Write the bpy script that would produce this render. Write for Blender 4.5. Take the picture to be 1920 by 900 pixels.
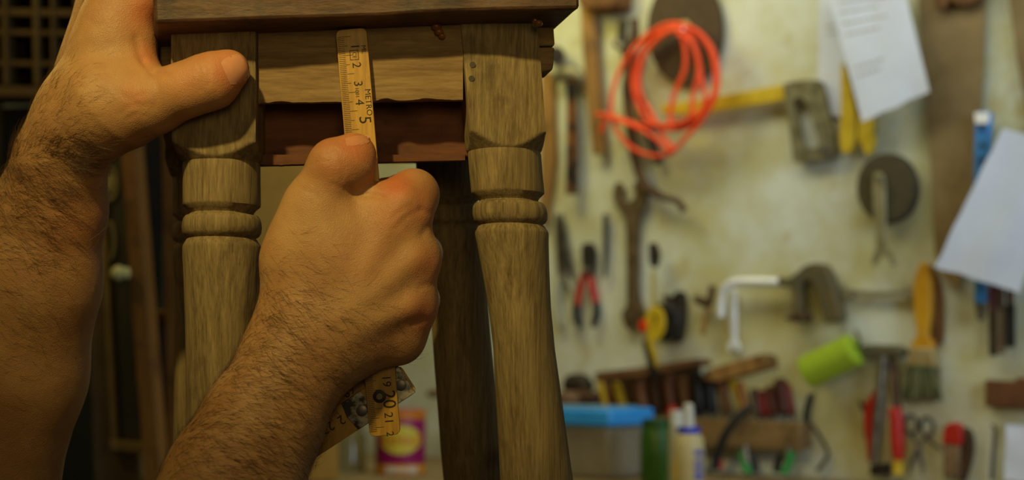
import bpy, bmesh, math, random
import numpy as np
from mathutils import Vector, Matrix, noise as mnoise
random.seed(7)
for o in list(bpy.data.objects):
    bpy.data.objects.remove(o)
SC = bpy.context.scene
COL = SC.collection

# ------------------------------------------------------------------ camera
FPX = 2667.0                      # 50 mm lens on a 36 mm sensor, 1920 px wide
CAM = Vector((0, 0, 1.10))
PITCH = math.radians(5)
FW = Vector((0, math.cos(PITCH), math.sin(PITCH)))
RT = Vector((1, 0, 0))
UP = Vector((0, -math.sin(PITCH), math.cos(PITCH)))
D0 = 0.762                        # distance of the stool's front face
cam_d = bpy.data.cameras.new('camera'); cam = bpy.data.objects.new('camera', cam_d)
COL.objects.link(cam); SC.camera = cam
cam.location = CAM; cam.rotation_euler = (math.radians(90) + PITCH, 0, 0)
cam_d.lens = 50.0; cam_d.sensor_width = 36.0; cam_d.clip_start = 0.02
cam_d.dof.use_dof = True; cam_d.dof.focus_distance = 0.765; cam_d.dof.aperture_fstop = 6.6
SC.view_settings.view_transform = 'Standard'; SC.view_settings.look = 'None'
SC.view_settings.exposure = -0.35; SC.view_settings.gamma = 1.0
SC.view_settings.use_curve_mapping = False

# ------------------------------------------------------------------ light
w = bpy.data.worlds.new('world'); SC.world = w; w.use_nodes = True
w.node_tree.nodes['Background'].inputs[0].default_value = (0.8, 0.8, 0.7, 1)
w.node_tree.nodes['Background'].inputs[1].default_value = 0.05
def cs(x, u, d):                  # a point given as right, up, forward of the camera
    return CAM + RT*x + UP*u + FW*d
def wl0(u, w_, z): return Vector((.6195+math.cos(math.radians(40))*u-math.sin(math.radians(40))*w_, 2.34-math.sin(math.radians(40))*u-math.cos(math.radians(40))*w_, z))   # tool wall coordinates
def lamp(name, kind, pos, target, energy, color, **kw):
    l = bpy.data.lights.new(name, kind); l.energy = energy; l.color = color
    for k, v in kw.items(): setattr(l, k, v)
    o = bpy.data.objects.new(name, l); COL.objects.link(o); o.location = pos
    o.rotation_euler = (Vector(target) - Vector(pos)).to_track_quat('-Z', 'Y').to_euler()
    return o
# the work lamp over the bench, aimed at the seat of the stool
lamp('work_lamp', 'SPOT', cs(-.30, .60, .12), cs(-.115, .175, .76), 38, (1, .80, .27), spot_size=math.radians(44), spot_blend=1.0, shadow_soft_size=.02)
# unseen soft fill spot added behind the camera to lift the shade
lamp('fill_spot', 'SPOT', cs(.12, .30, -.5), cs(0, .19, .76), 15, (1, .76, .30), spot_size=math.radians(38), spot_blend=1.0, shadow_soft_size=.22)
# unseen area light added above the tool wall, so it darkens downwards
lamp('wall_falloff_light', 'AREA', wl0(-.15, .62, 2.25), wl0(-.1, 0, 1.6), 8.4, (.96, 1, .84), shape='RECTANGLE', size=1.6, size_y=.35)
# warm bulb high on the left of the tool wall
lamp('warm_bulb', 'POINT', wl0(-.66, .45, 1.92), wl0(0, 0, 0), 5.6, (1, .88, .14), shadow_soft_size=.12)
# daylight from a window on the right
lamp('window_light', 'AREA', cs(1.5, .5, .6), cs(.85, .12, 2.2), 6.5, (.62, .80, 1.0), shape='RECTANGLE', size=1.0, size_y=1.0, spread=math.radians(90))
# lamp behind and left, lighting the hand's edge
lamp('rear_lamp', 'POINT', cs(-.9, .55, 1.5), cs(-.3, 0, .8), 5, (1, .74, .22), shadow_soft_size=.06)

# ------------------------------------------------------------------ helpers
def P(px, py, d):                 # the point at distance d along the view axis seen at (px, py)
    return CAM + d*(FW + RT*((px-960)/FPX) + UP*((450-py)/FPX))
def PZ(px, py, z):                # same, z mm in front of the stool's face
    return P(px, py, D0 - z/1000)
AW = math.radians(40)             # the tool wall runs obliquely
U = Vector((math.cos(AW), -math.sin(AW), 0)); N = Vector((-math.sin(AW), -math.cos(AW), 0)); V = Vector((0, 0, 1))
O_W = P(1660, 360, 2.36)
def WP(px, py, w=0.0):            # the point of the plane w metres in front of the wall seen at (px, py)
    r = FW + RT*((px-960)/FPX) + UP*((450-py)/FPX)
    o = O_W + N*w
    return CAM + r*((o-CAM).dot(N)/r.dot(N))
def WS(px, py): return (WP(px, py)-CAM).dot(FW)/FPX
def hexc(r, g, b):                # sRGB 0-255 to linear
    return tuple(((c/255)/12.92 if c/255 <= .04045 else ((c/255+.055)/1.055)**2.4) for c in (r, g, b)) + (1,)

class MB:
    def __init__(s): s.v = []; s.f = []
    def add(s, vs, fs):
        n = len(s.v); s.v += [Vector(v) for v in vs]; s.f += [tuple(i+n for i in f) for f in fs]; return s
    def prism(s, pts, off):
        off = Vector(off); n = len(pts)
        return s.add(list(pts)+[Vector(p)+off for p in pts], [tuple(range(n)), tuple(range(2*n-1, n-1, -1))]+[(i, i+n, (i+1) % n+n, (i+1) % n) for i in range(n)])
    def box(s, c, ax, ay, az):    # half axes
        c = Vector(c); q = [c+ax*i+ay*j-az for i, j in ((-1, -1), (1, -1), (1, 1), (-1, 1))]
        return s.prism(q, az*2)
    def hexa(s, lo, hi):          # eight corners
        return s.add(list(lo)+list(hi), [(3, 2, 1, 0), (4, 5, 6, 7), (0, 1, 5, 4), (1, 2, 6, 5), (2, 3, 7, 6), (3, 0, 4, 7)])
    def tube(s, pts, rad, n=12, flat=1.0, cap=True, ref=None):
        pts = [Vector(p) for p in pts]; m = len(pts)
        if not hasattr(rad, '__len__'): rad = [rad]*m
        base = len(s.v); up = Vector(ref) if ref else None
        for i, p in enumerate(pts):
            t = (pts[min(i+1, m-1)]-pts[max(i-1, 0)]).normalized()
            if up is None:
                up = Vector((0, 0, 1)) if abs(t.z) < .9 else Vector((0, 1, 0))
            a = (up - t*up.dot(t)).normalized(); b = t.cross(a); up = a if not ref else Vector(ref)
            for k in range(n):
                an = 2*math.pi*k/n
                s.v.append(p + a*(math.cos(an)*rad[i]*flat) + b*(math.sin(an)*rad[i]))
        for i in range(m-1):
            for k in range(n):
                k2 = (k+1) % n
                s.f.append((base+i*n+k, base+i*n+k2, base+(i+1)*n+k2, base+(i+1)*n+k))
        if cap:
            s.f.append(tuple(base+k for k in range(n-1, -1, -1))); s.f.append(tuple(base+(m-1)*n+k for k in range(n)))
        return s
    def sphere(s, c, r, n=14, axes=None):
        c = Vector(c); A = axes or (Vector((1, 0, 0)), Vector((0, 1, 0)), Vector((0, 0, 1)))
        if not hasattr(r, '__len__'): r = (r, r, r)
        vs = []; m = n//2
        for i in range(1, m):
            th = math.pi*i/m
            for k in range(n):
                ph = 2*math.pi*k/n
                vs.append(c + A[0]*(r[0]*math.sin(th)*math.cos(ph)) + A[1]*(r[1]*math.sin(th)*math.sin(ph)) + A[2]*(r[2]*math.cos(th)))
        vs += [c+A[2]*r[2], c-A[2]*r[2]]; T, B = len(vs)-2, len(vs)-1; fs = []
        for i in range(m-2):
            for k in range(n):
                k2 = (k+1) % n; fs.append((i*n+k, (i+1)*n+k, (i+1)*n+k2, i*n+k2))
        for k in range(n):
            k2 = (k+1) % n; fs.append((T, k, k2)); fs.append((B, (m-2)*n+k2, (m-2)*n+k))
        return s.add(vs, fs)
    def build(s, name, mat, parent=None, smooth=True, bevel=0, seg=2, sub=0, recalc=True):
        me = bpy.data.meshes.new(name)
        o = bpy.data.objects.new(name, me); COL.objects.link(o)
        root = parent
        inv = Matrix.Identity(4)
        if parent is not None:
            inv = wmat(parent).inverted(); o.parent = parent
        me.from_pydata([inv @ v for v in s.v], [], s.f); me.update()
        if recalc:
            bm = bmesh.new(); bm.from_mesh(me); bmesh.ops.recalc_face_normals(bm, faces=bm.faces); bm.to_mesh(me); bm.free()
        if smooth:
            me.shade_smooth()
            try: me.set_sharp_from_angle(angle=math.radians(38))
            except Exception: pass
        me.materials.append(mat)
        if bevel:
            b = o.modifiers.new('bevel', 'BEVEL'); b.width = bevel; b.segments = seg; b.limit_method = 'ANGLE'; b.angle_limit = math.radians(40); b.harden_normals = False
        if sub:
            b = o.modifiers.new('sub', 'SUBSURF'); b.levels = sub; b.render_levels = sub
        return o
def wmat(o):
    m = Matrix.Identity(4)
    while o is not None:
        m = Matrix.LocRotScale(o.location, o.rotation_euler, o.scale) @ m; o = o.parent
    return m
def tag(o, label, cat, group=None, kind=None):
    o['label'] = label; o['category'] = cat
    if group: o['group'] = group
    if kind: o['kind'] = kind
    return o
def thing(name, label, cat, pos, rz=0.0, group=None):
    o = bpy.data.objects.new(name, None); COL.objects.link(o); o.empty_display_size = .02
    o.location = pos; o.rotation_euler = (0, 0, rz)
    return tag(o, label, cat, group)
def solo(name, mb, mat, label, cat, pos, rz=0.0, group=None, **kw):   # a thing that is one mesh
    e = bpy.data.objects.new('tmp', None); e.location = pos; e.rotation_euler = (0, 0, rz)
    COL.objects.link(e)
    o = mb.build(name, mat, e, **kw); o.parent = None; o.location = pos; o.rotation_euler = (0, 0, rz)
    bpy.data.objects.remove(e)
    return tag(o, label, cat, group)
def struct(name, mb, mat, **kw):
    o = mb.build(name, mat, None, **kw); o['kind'] = 'structure'; return o
def wthing(name, label, cat, px, py, group=None): return thing(name, label, cat, WP(px, py), -AW, group)
def wsolo(name, mb, mat, label, cat, px, py, group=None, **kw): return solo(name, mb, mat, label, cat, WP(px, py), -AW, group, **kw)
def wflat(mb, outline, w0, w1):   # flat piece on the wall with its own thickness
    return mb.prism([WP(x, y, w1) for x, y in outline], N*(w0-w1))
def wtube(mb, pts, rpx, n=12, **kw):   # pts (px, py, w), radii in px
    P3 = [WP(*p) for p in pts]
    if not hasattr(rpx, '__len__'): rpx = [rpx]*len(pts)
    return mb.tube(P3, [r*WS(p[0], p[1]) for r, p in zip(rpx, pts)], n, **kw)
def spline(pts, k=6):
    pts = [Vector(p) for p in pts]; out = []
    for i in range(len(pts)-1):
        p0, p1, p2, p3 = pts[max(i-1, 0)], pts[i], pts[i+1], pts[min(i+2, len(pts)-1)]
        for j in range(k):
            t = j/k; out.append(.5*((2*p1)+(p2-p0)*t+(2*p0-5*p1+4*p2-p3)*t*t+(3*p1-p0-3*p2+p3)*t**3))
    out.append(pts[-1]); return out
def ell(cx, cy, rx, ry, n=40, a0=0, a1=360, rot=0):
    r = []; m = n if abs(a1-a0) < 360 else n-1
    for i in range(n):
        a = math.radians(a0+(a1-a0)*i/(m if abs(a1-a0) < 360 and m == n-1 else (n-1 if abs(a1-a0) < 360 else n)))
        x, y = rx*math.cos(a), ry*math.sin(a); c, s_ = math.cos(math.radians(rot)), math.sin(math.radians(rot))
        r.append((cx+x*c-y*s_, cy+x*s_+y*c))
    return r
def text_mesh(txt, size, thick=0.0):
    cu = bpy.data.curves.new('txt', 'FONT'); cu.body = txt; cu.size = size; cu.align_x = 'CENTER'; cu.align_y = 'CENTER'; cu.extrude = thick; cu.resolution_u = 3
    o = bpy.data.objects.new('txt', cu); COL.objects.link(o)
    bpy.context.view_layer.update()
    me = bpy.data.meshes.new_from_object(o.evaluated_get(bpy.context.evaluated_depsgraph_get()))
    vs = [tuple(v.co) for v in me.vertices]; fs = [tuple(p.vertices) for p in me.polygons]
    bpy.data.objects.remove(o); bpy.data.curves.remove(cu); bpy.data.meshes.remove(me)
    return vs, fs
def put_text(mb, txt, size, c, ax, ay, thick=0.0, fn=None):
    vs, fs = text_mesh(txt, size, thick); nz = ax.cross(ay).normalized() if ax else None
    if fn: mb.add([fn(x, y) for x, y, z in vs], fs)
    else: mb.add([c+ax*x+ay*y+nz*z for x, y, z in vs], fs)

# ------------------------------------------------------------------ materials
def newmat(name):
    m = bpy.data.materials.new(name); m.use_nodes = True; nt = m.node_tree
    return m, nt, nt.nodes['Principled BSDF']
def setin(b, k, v):
    if k in b.inputs: b.inputs[k].default_value = v
def mat(name, c1, c2=None, rough=.6, metal=0, scale=30, bump=.15, stretch=(1, 1, 1), detail=6, spec=.4, lo=.35, hi=.65, bscale=None, dist=.0008, trans=0, coat=0):
    m, nt, b = newmat(name); L = nt.links; nn = nt.nodes
    setin(b, 'Roughness', rough); setin(b, 'Metallic', metal); setin(b, 'Specular IOR Level', spec); setin(b, 'Transmission Weight', trans); setin(b, 'Coat Weight', coat)
    tc = nn.new('ShaderNodeTexCoord'); mp = nn.new('ShaderNodeMapping'); mp.inputs['Scale'].default_value = stretch
    L.new(tc.outputs['Object'], mp.inputs[0])
    nz = nn.new('ShaderNodeTexNoise'); nz.inputs['Scale'].default_value = scale; nz.inputs['Detail'].default_value = detail; nz.inputs['Roughness'].default_value = .62
    L.new(mp.outputs[0], nz.inputs[0])
    rp = nn.new('ShaderNodeValToRGB'); rp.color_ramp.elements[0].position = lo; rp.color_ramp.elements[1].position = hi
    rp.color_ramp.elements[0].color = c1; rp.color_ramp.elements[1].color = c2 or c1
    L.new(nz.outputs[0], rp.inputs[0]); L.new(rp.outputs[0], b.inputs['Base Color'])
    if bump:
        bp = nn.new('ShaderNodeBump'); bp.inputs['Strength'].default_value = bump; bp.inputs['Distance'].default_value = dist
        src = nz
        if bscale:
            src = nn.new('ShaderNodeTexNoise'); src.inputs['Scale'].default_value = bscale; src.inputs['Detail'].default_value = 8; L.new(mp.outputs[0], src.inputs[0])
        L.new(src.outputs[0], bp.inputs['Height']); L.new(bp.outputs[0], b.inputs['Normal'])
    return m
def wood(name, dark, light, stain=None, stretch=(1, 1, .06), scale=260, rough=.75, bump=.5, blot=14, blot_lo=.52, blot_hi=.72, dist=.0006, spec=.25):
    """fine grain streaks over broad tone changes, plus dark blots"""
    m, nt, b = newmat(name); L = nt.links; nn = nt.nodes
    setin(b, 'Roughness', rough); setin(b, 'Specular IOR Level', spec)
    tc = nn.new('ShaderNodeTexCoord'); mp = nn.new('ShaderNodeMapping'); mp.inputs['Scale'].default_value = stretch
    L.new(tc.outputs['Object'], mp.inputs[0])
    g = nn.new('ShaderNodeTexNoise'); g.inputs['Scale'].default_value = scale; g.inputs['Detail'].default_value = 8; g.inputs['Roughness'].default_value = .7
    L.new(mp.outputs[0], g.inputs[0])
    g2 = nn.new('ShaderNodeTexNoise'); g2.inputs['Scale'].default_value = scale*.3; g2.inputs['Detail'].default_value = 5; L.new(mp.outputs[0], g2.inputs[0])
    ad = nn.new('ShaderNodeMath'); ad.operation = 'MULTIPLY_ADD'; ad.inputs[1].default_value = .62; L.new(g.outputs[0], ad.inputs[0])
    h = nn.new('ShaderNodeMath'); h.operation = 'MULTIPLY'; h.inputs[1].default_value = .38; L.new(g2.outputs[0], h.inputs[0]); L.new(h.outputs[0], ad.inputs[2])
    rp = nn.new('ShaderNodeValToRGB'); e = rp.color_ramp.elements; e[0].position = .36; e[0].color = dark; e[1].position = .64; e[1].color = light
    L.new(ad.outputs[0], rp.inputs[0])
    bl = nn.new('ShaderNodeTexNoise'); bl.inputs['Scale'].default_value = blot; bl.inputs['Detail'].default_value = 7; bl.inputs['Roughness'].default_value = .65; L.new(tc.outputs['Object'], bl.inputs[0])
    br = nn.new('ShaderNodeValToRGB'); br.color_ramp.elements[0].position = blot_lo; br.color_ramp.elements[1].position = blot_hi; L.new(bl.outputs[0], br.inputs[0])
    mx = nn.new('ShaderNodeMix'); mx.data_type = 'RGBA'; L.new(br.outputs[0], mx.inputs[0]); L.new(rp.outputs[0], mx.inputs[6]); mx.inputs[7].default_value = stain or dark
    L.new(mx.outputs[2], b.inputs['Base Color'])
    bp = nn.new('ShaderNodeBump'); bp.inputs['Strength'].default_value = bump; bp.inputs['Distance'].default_value = dist; L.new(ad.outputs[0], bp.inputs['Height']); L.new(bp.outputs[0], b.inputs['Normal'])
    return m
def plain(name, c, rough=.5, metal=0, trans=0, bump=0, **k): return mat(name, c, tuple(x*.82 for x in c[:3])+(1,), rough, metal, bump=bump, trans=trans, scale=40, **k)

# ------------------------------------------------------------------ room
BZ = CAM.z - .19                 # top of the wall bench
def wall_mat(name):
    m, nt, b = newmat(name); L = nt.links; nn = nt.nodes
    setin(b, 'Roughness', .85); setin(b, 'Specular IOR Level', .2)
    tc = nn.new('ShaderNodeTexCoord')
    a = nn.new('ShaderNodeTexNoise'); a.inputs['Scale'].default_value = 5; a.inputs['Detail'].default_value = 9; a.inputs['Roughness'].default_value = .68; L.new(tc.outputs['Object'], a.inputs[0])
    r = nn.new('ShaderNodeValToRGB'); e = r.color_ramp.elements; e[0].position = .40; e[0].color = hexc(202, 194, 142); e[1].position = .60; e[1].color = hexc(222, 224, 208)
    L.new(a.outputs[0], r.inputs[0])
    c = nn.new('ShaderNodeTexNoise'); c.inputs['Scale'].default_value = 17; c.inputs['Detail'].default_value = 8; L.new(tc.outputs['Object'], c.inputs[0])
    r2 = nn.new('ShaderNodeValToRGB'); r2.color_ramp.elements[0].position = .60; r2.color_ramp.elements[1].position = .80; L.new(c.outputs[0], r2.inputs[0])
    mx = nn.new('ShaderNodeMix'); mx.data_type = 'RGBA'; mx.inputs[7].default_value = hexc(186, 166, 100); L.new(r2.outputs[0], mx.inputs[0]); L.new(r.outputs[0], mx.inputs[6])
    L.new(mx.outputs[2], b.inputs['Base Color'])
    bp = nn.new('ShaderNodeBump'); bp.inputs['Strength'].default_value = .4; bp.inputs['Distance'].default_value = .006; L.new(c.outputs[0], bp.inputs['Height']); L.new(bp.outputs[0], b.inputs['Normal'])
    return m
M_WALL = wall_mat('stained_plaster')
M_FLOOR = mat('concrete', hexc(85, 78, 68), hexc(110, 100, 85), .9, scale=8)
def wl(u, w, z): return Vector((O_W.x, O_W.y, 0)) + U*u + N*w + V*z
def slab(mb, u0, u1, w0, w1, z0, z1):
    return mb.hexa([wl(u0, w0, z0), wl(u1, w0, z0), wl(u1, w1, z0), wl(u0, w1, z0)], [wl(u0, w0, z1), wl(u1, w0, z1), wl(u1, w1, z1), wl(u0, w1, z1)])
struct('wall_back', slab(MB(), -3.2, 1.6, -.12, 0, 0, 2.7), M_WALL, smooth=False)
struct('wall_left', slab(MB(), -3.32, -3.2, -.12, 3.2, 0, 2.7), mat('dark_plaster', hexc(92, 78, 45), hexc(110, 95, 60), .9, scale=6), smooth=False)
struct('floor', slab(MB(), -3.32, 1.6, -.12, 3.6, -.1, 0), M_FLOOR, smooth=False)
struct('ceiling', slab(MB(), -3.32, 1.6, -.12, 3.6, 2.7, 2.8), mat('ceiling_paint', hexc(150, 140, 115), rough=.9), smooth=False)

# ------------------------------------------------------------------ shared materials
M_STEEL = mat('worn_steel', hexc(96, 90, 78), hexc(140, 134, 118), .42, .8, 60)
M_CHROME_GLARE = mat('chrome', hexc(248, 250, 255), hexc(252, 252, 255), .3, .15, 30, bump=0)  # near-white, barely metallic: the bright reflections are put into the colour
M_RUST = mat('rusty_iron', hexc(70, 50, 34), hexc(112, 84, 60), .75, .35, 55, .4)
M_DARKIRON = mat('dark_iron', hexc(42, 38, 34), hexc(76, 66, 54), .6, .5, 50, .3)
M_BLACK = plain('black_plastic', hexc(30, 28, 27), .5)
M_RED = plain('red_plastic', hexc(190, 38, 24), .45)
M_YEL = mat('yellow_paint', hexc(196, 158, 20), hexc(216, 184, 40), .5, 0, 40, .1)
M_BLUE = mat('blue_paint', hexc(40, 110, 178), hexc(62, 140, 205), .45, 0, 40, .1)
M_WH = wood('handle_wood', hexc(120, 84, 42), hexc(176, 132, 72), hexc(84, 58, 30), scale=90, bump=.2)
M_BRWOOD = wood('brown_wood', hexc(84, 54, 30), hexc(134, 92, 52), hexc(54, 36, 22), scale=90, bump=.3)
M_DKWOOD = wood('dark_wood', hexc(52, 34, 22), hexc(92, 62, 38), hexc(30, 20, 14), scale=90, bump=.3)
M_PAPER = mat('paper', hexc(216, 220, 236), hexc(226, 230, 244), .9, scale=12, bump=.1)
M_SAW = mat('browned_saw_steel', hexc(128, 104, 64), hexc(150, 126, 84), .6, .25, 14, .2)

# the wall bench
bench = thing('workbench', 'long wooden workbench standing against the tool wall', 'workbench', wl(-.9, .35, 0), -AW)
slab(MB(), -2.6, .9, .01, .72, BZ-.045, BZ).build('worktop', wood('bench_wood', hexc(112, 92, 60), hexc(158, 136, 96), hexc(80, 60, 36), (.06, 1, 1), 120), bench, bevel=.004)
for u in (-2.5, -.9, .8):
    for w_ in (.07, .65):
        slab(MB(), u-.04, u+.04, w_-.04, w_+.04, 0, BZ-.045).build('leg', M_BRWOOD, bench, bevel=.003)

# ------------------------------------------------------------------ the stool
STOOLUP = (UP*1.0 - RT*.035).normalized()
TZ = .72                          # the table the stool stands on
M_LEG = wood('weathered_stool_wood', hexc(92, 74, 50), hexc(152, 130, 92), hexc(64, 50, 38), (1, 1, .035), 900, .85, .7, 26, .58, .80, .0007)
M_SEAT = wood('stained_seat_wood', hexc(62, 38, 24), hexc(104, 70, 44), hexc(42, 26, 18), (.16, 1, .7), 300, .55, .8, 34, .46, .66, .0012, .5)
M_RAIL = wood('rail_wood', hexc(106, 80, 54), hexc(148, 120, 82), hexc(76, 56, 38), (.10, 1, 1), 500, .8, .6, 20, .55, .8)
M_INNER = wood('red_brown_board', hexc(84, 48, 32), hexc(116, 72, 46), hexc(44, 24, 18), (.12, 1, 1), 200, .7, .3)
table = thing('low_table', 'low wooden work table carrying the stool', 'table', (-.06, .90, 0))
MB().box((-.06, .90, TZ-.02), Vector((.24, 0, 0)), Vector((0, .20, 0)), Vector((0, 0, .02))).build('tabletop', M_BRWOOD, table, bevel=.003)
for sx in (-1, 1):
    for sy in (-1, 1):
        MB().box((-.06+sx*.2, .90+sy*.16, (TZ-.04)/2), Vector((.03, 0, 0)), Vector((0, .03, 0)), Vector((0, 0, (TZ-.04)/2))).build('leg', M_BRWOOD, table, bevel=.003)
stool = thing('stool', 'old weathered wooden stool with four turned legs', 'stool', (-.1, .86, TZ))
def leg(cx, d0, prof, post, yaw, half, seed):
    """cx(y) centre column, prof [(y, r px)], post (y_top, y_bottom): square upper block; all measured at distance d0"""
    mb = MB(); n = 96; sc = d0/FPX; rings = []
    ys = []
    for (y0, r0), (y1, r1) in zip(prof, prof[1:]):
        k = max(1, int((y1-y0)/14)) if y1 < 1000 else 6
        for j in range(k): ys.append((y0+(y1-y0)*j/k, r0+(r1-r0)*j/k))
    ys.append(prof[-1])
    sec = [(y, None, half) for y in np.linspace(post[0], post[1]-30, 16)]
    R0 = half*1.42; R1 = prof[0][1]
    for j in range(1, 11):
        t = j/10; sec.append((post[1]-30+30*t, R0+(R1-R0)*t**.8, half-(1.5*t)))
    full = [(y, R, h) for y, R, h in sec] + [(y, r, None) for y, r in ys]
    for y, R, h in full:
        c = P(cx(y), y, d0)
        for k in range(n):
            a = 2*math.pi*k/n + yaw
            rr = R if R else 1e9
            if h is not None:
                b = (a-yaw) % (math.pi/2); b = min(b, math.pi/2-b)
                q = h/math.cos(b); q = min(q, h*1.385); rr = min(q, rr)
            p = c + Vector((math.cos(a), math.sin(a), 0))*(rr*sc)
            nv = mnoise.noise(Vector((p.x*60+seed, p.y*60, p.z*14)))*.00055 + mnoise.noise(Vector((p.x*18+seed, p.y*18, p.z*18)))*.0007
            p += Vector((math.cos(a), math.sin(a), 0))*nv
            mb.v.append(p)
    m = len(full)
    for i in range(m-1):
        for k in range(n):
            k2 = (k+1) % n; mb.f.append((i*n+k, i*n+k2, (i+1)*n+k2, (i+1)*n+k))
    mb.f.append(tuple(range(n))); mb.f.append(tuple((m-1)*n+k for k in range(n-1, -1, -1)))
    return mb
def prof(y, s, r, yend):          # y: bottom of the square block, s scale, r main radius
    q = [(0, .985), (6, 1), (76, 1.0), (80, .99), (88, .86), (94, .80), (97, .84), (99, .93), (104, .985), (112, 1.01), (120, 1.02), (130, 1.0), (136, .95), (139, .88), (141, .86), (143, .9), (154, .99), (158, 1.0), (175, 1.0), (220, .965), (300, .93), (380, .93), (500, .95), (640, 1.0), (760, .97), (900, .8), (1000, .72), (1010, .86), (1040, .9), (1065, .74)]
    L = [(y+a*s, b*r) for a, b in q]; L.append((yend, r*.55)); return L
def yb(d): return 450 + FPX*math.tan(math.atan((CAM.z-TZ)/d)+PITCH)*1.0
def ybot(d):                      # photo row where the table top lies at view distance d
    lo, hi = 700, 4000
    for _ in range(50):
        m_ = (lo+hi)/2
        if P(960, m_, d).z > TZ: lo = m_
        else: hi = m_
    return lo
cFL = lambda y: 414+.003*(y-50)
cFR = lambda y: 925+.084*(y-40) if y < 325 else 948.8+.10*(y-325)
leg(cFL, .785, prof(307, 1.0, 72, ybot(.785)), (50, 307), 0.02, 77.5, 1).build('leg', M_LEG, stool)
pf = [(y, r) for y, r in prof(286, .97, 69, ybot(.79))]
def fix(y, r):
    if y > 450: r *= .98-.07*math.exp(-((y-640)/110)**2)
    return (y, r)
pf = [fix(*q) for q in pf]
leg(cFR, .79, pf, (38, 286), math.radians(8), 71.5, 9).build('leg', M_LEG, stool)
cBL = lambda y: 385-.0*(y)
leg(cBL, .905, prof(335, .86, 60.5, ybot(.905)), (86, 335), 0.1, 66, 4).build('leg', M_LEG, stool)
cBR = lambda y: 842+.085*(y-350)
leg(cBR, .90, prof(305, .84, 59, ybot(.90)), (76, 305), 0.1, 66, 6).build('leg', M_LEG, stool)
# seat: a thick slab, its front edge slightly wavy
def seatmesh():
    a = P(289, 44, .737); b = P(1088, 14, .742); bk = Vector((-.055, .222, -.004)); up = STOOLUP*.032
    mb = MB(); nu, nv = 90, 24
    def pt(u, v, t):
        p = a.lerp(b, u) + bk*v + up*t
        e = min(u, 1-u)*.226; f = min(v, 1)*.22
        fr = math.exp(-v*60)
        nn_ = mnoise.noise(Vector((p.x*22, p.y*22+3, p.z*30)))
        p += Vector((0, -1, 0))*fr*(nn_*.0022 + mnoise.noise(Vector((p.x*90, 5, p.z*90)))*.0007)
        p += up.normalized()*((.5-t)*2)*fr*mnoise.noise(Vector((p.x*16, 1, 2)))*.0016
        return p
    loop = [(0, t/6) for t in range(7)] + [(v/nv, 1) for v in range(1, nv+1)] + [(1, 1-t/6) for t in range(1, 7)] + [(1-v/nv, 0) for v in range(1, nv)]
    m = len(loop)
    for i in range(nu+1):
        for v, t in loop: mb.v.append(pt(i/nu, v, t))
    for i in range(nu):
        for k in range(m): mb.f.append((i*m+k, i*m+(k+1) % m, (i+1)*m+(k+1) % m, (i+1)*m+k))
    mb.f.append(tuple(range(m))); mb.f.append(tuple(nu*m+k for k in range(m-1, -1, -1)))
    return mb
seatmesh().build('seat', M_SEAT, stool, bevel=.002)
def quadbox(x0, x1, y0, y1, d, th, y0b=None, y1b=None):
    y0b = y0 if y0b is None else y0b; y1b = y1 if y1b is None else y1b
    q = [P(x0, y1, d), P(x1, y1b, d), P(x1, y0b, d), P(x0, y0, d)]
    return MB().prism(q, Vector((0, th, 0)))
def railmesh(x0, x1, y0, y1l, y1r, d, th, seed=0, nx=60):
    """front rail with a chipped lower edge"""
    mb = MB(); rows = 10
    for i in range(nx+1):
        u = i/nx; x = x0+(x1-x0)*u
        yb_ = y1l+(y1r-y1l)*u
        ch = max(0, mnoise.noise(Vector((x*.02+seed, 3, 1))))*5 + 1.2*mnoise.noise(Vector((x*.09+seed, 1, 1)))
        if 700 < x < 850: ch += 3*math.exp(-((x-722)/14)**2)+4*math.exp(-((x-800)/25)**2)
        for j in range(rows+1):
            t = j/rows; y = y0+(yb_-y0)*t
            dd = d + .0007*mnoise.noise(Vector((x*.012, y*.02, seed)))
            if j == rows: y -= ch; dd += .0016
            if j == rows-1: y = yb_-3-ch
            mb.v.append(P(x, y, dd))
        mb.v.append(P(x, yb_, d+th)); mb.v.append(P(x, y0, d+th))
    m = rows+3
    for i in range(nx):
        for k in range(m): mb.f.append((i*m+k, i*m+(k+1) % m, (i+1)*m+(k+1) % m, (i+1)*m+k))
    mb.f.append(tuple(range(m))); mb.f.append(tuple(nx*m+k for k in range(m-1, -1, -1)))
    return mb
railmesh(484, 868, 46, 196, 190, .7675, .02).build('front_rail', M_RAIL, stool)
quadbox(480, 880, 190, 300, .795, .012, 185, 294).build('inner_board', M_INNER, stool, bevel=.001)
railmesh(482, 872, 290, 313, 303, .786, .02, 5).build('lower_rail', M_INNER, stool)
quadbox(405, 850, 72, 300, .895, .018).build('back_rail', M_RAIL, stool, bevel=.002)
# side rails: their ends stick out beside the posts
def siderail(x0, x1, y0, y1, d, dx):
    q = [P(x0, y1, d), P(x1, y1-3, d), P(x1, y0, d), P(x0, y0, d)]
    return MB().prism(q, Vector((dx, .115, 0)))
siderail(300, 345, 54, 232, .788, -.024).build('side_rail', M_RAIL, stool, bevel=.0015)
siderail(985, 1003, 44, 235, .80, -.022).build('side_rail', M_RAIL, stool, bevel=.0015)
blk = MB(); blk.prism([P(1004, 88, .782), P(1009, 136, .782), P(1037, 131, .782), P(1041, 88, .782)], Vector((-.004, .022, 0)))
blk.prism([P(1005, 40, .782), P(1004, 86, .782), P(1041, 85, .782), P(1038, 42, .782)], Vector((-.004, .022, 0)))
blk.build('wedge_block', M_RAIL, stool, bevel=.0012)['label'] = 'cracked wooden block'
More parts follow.
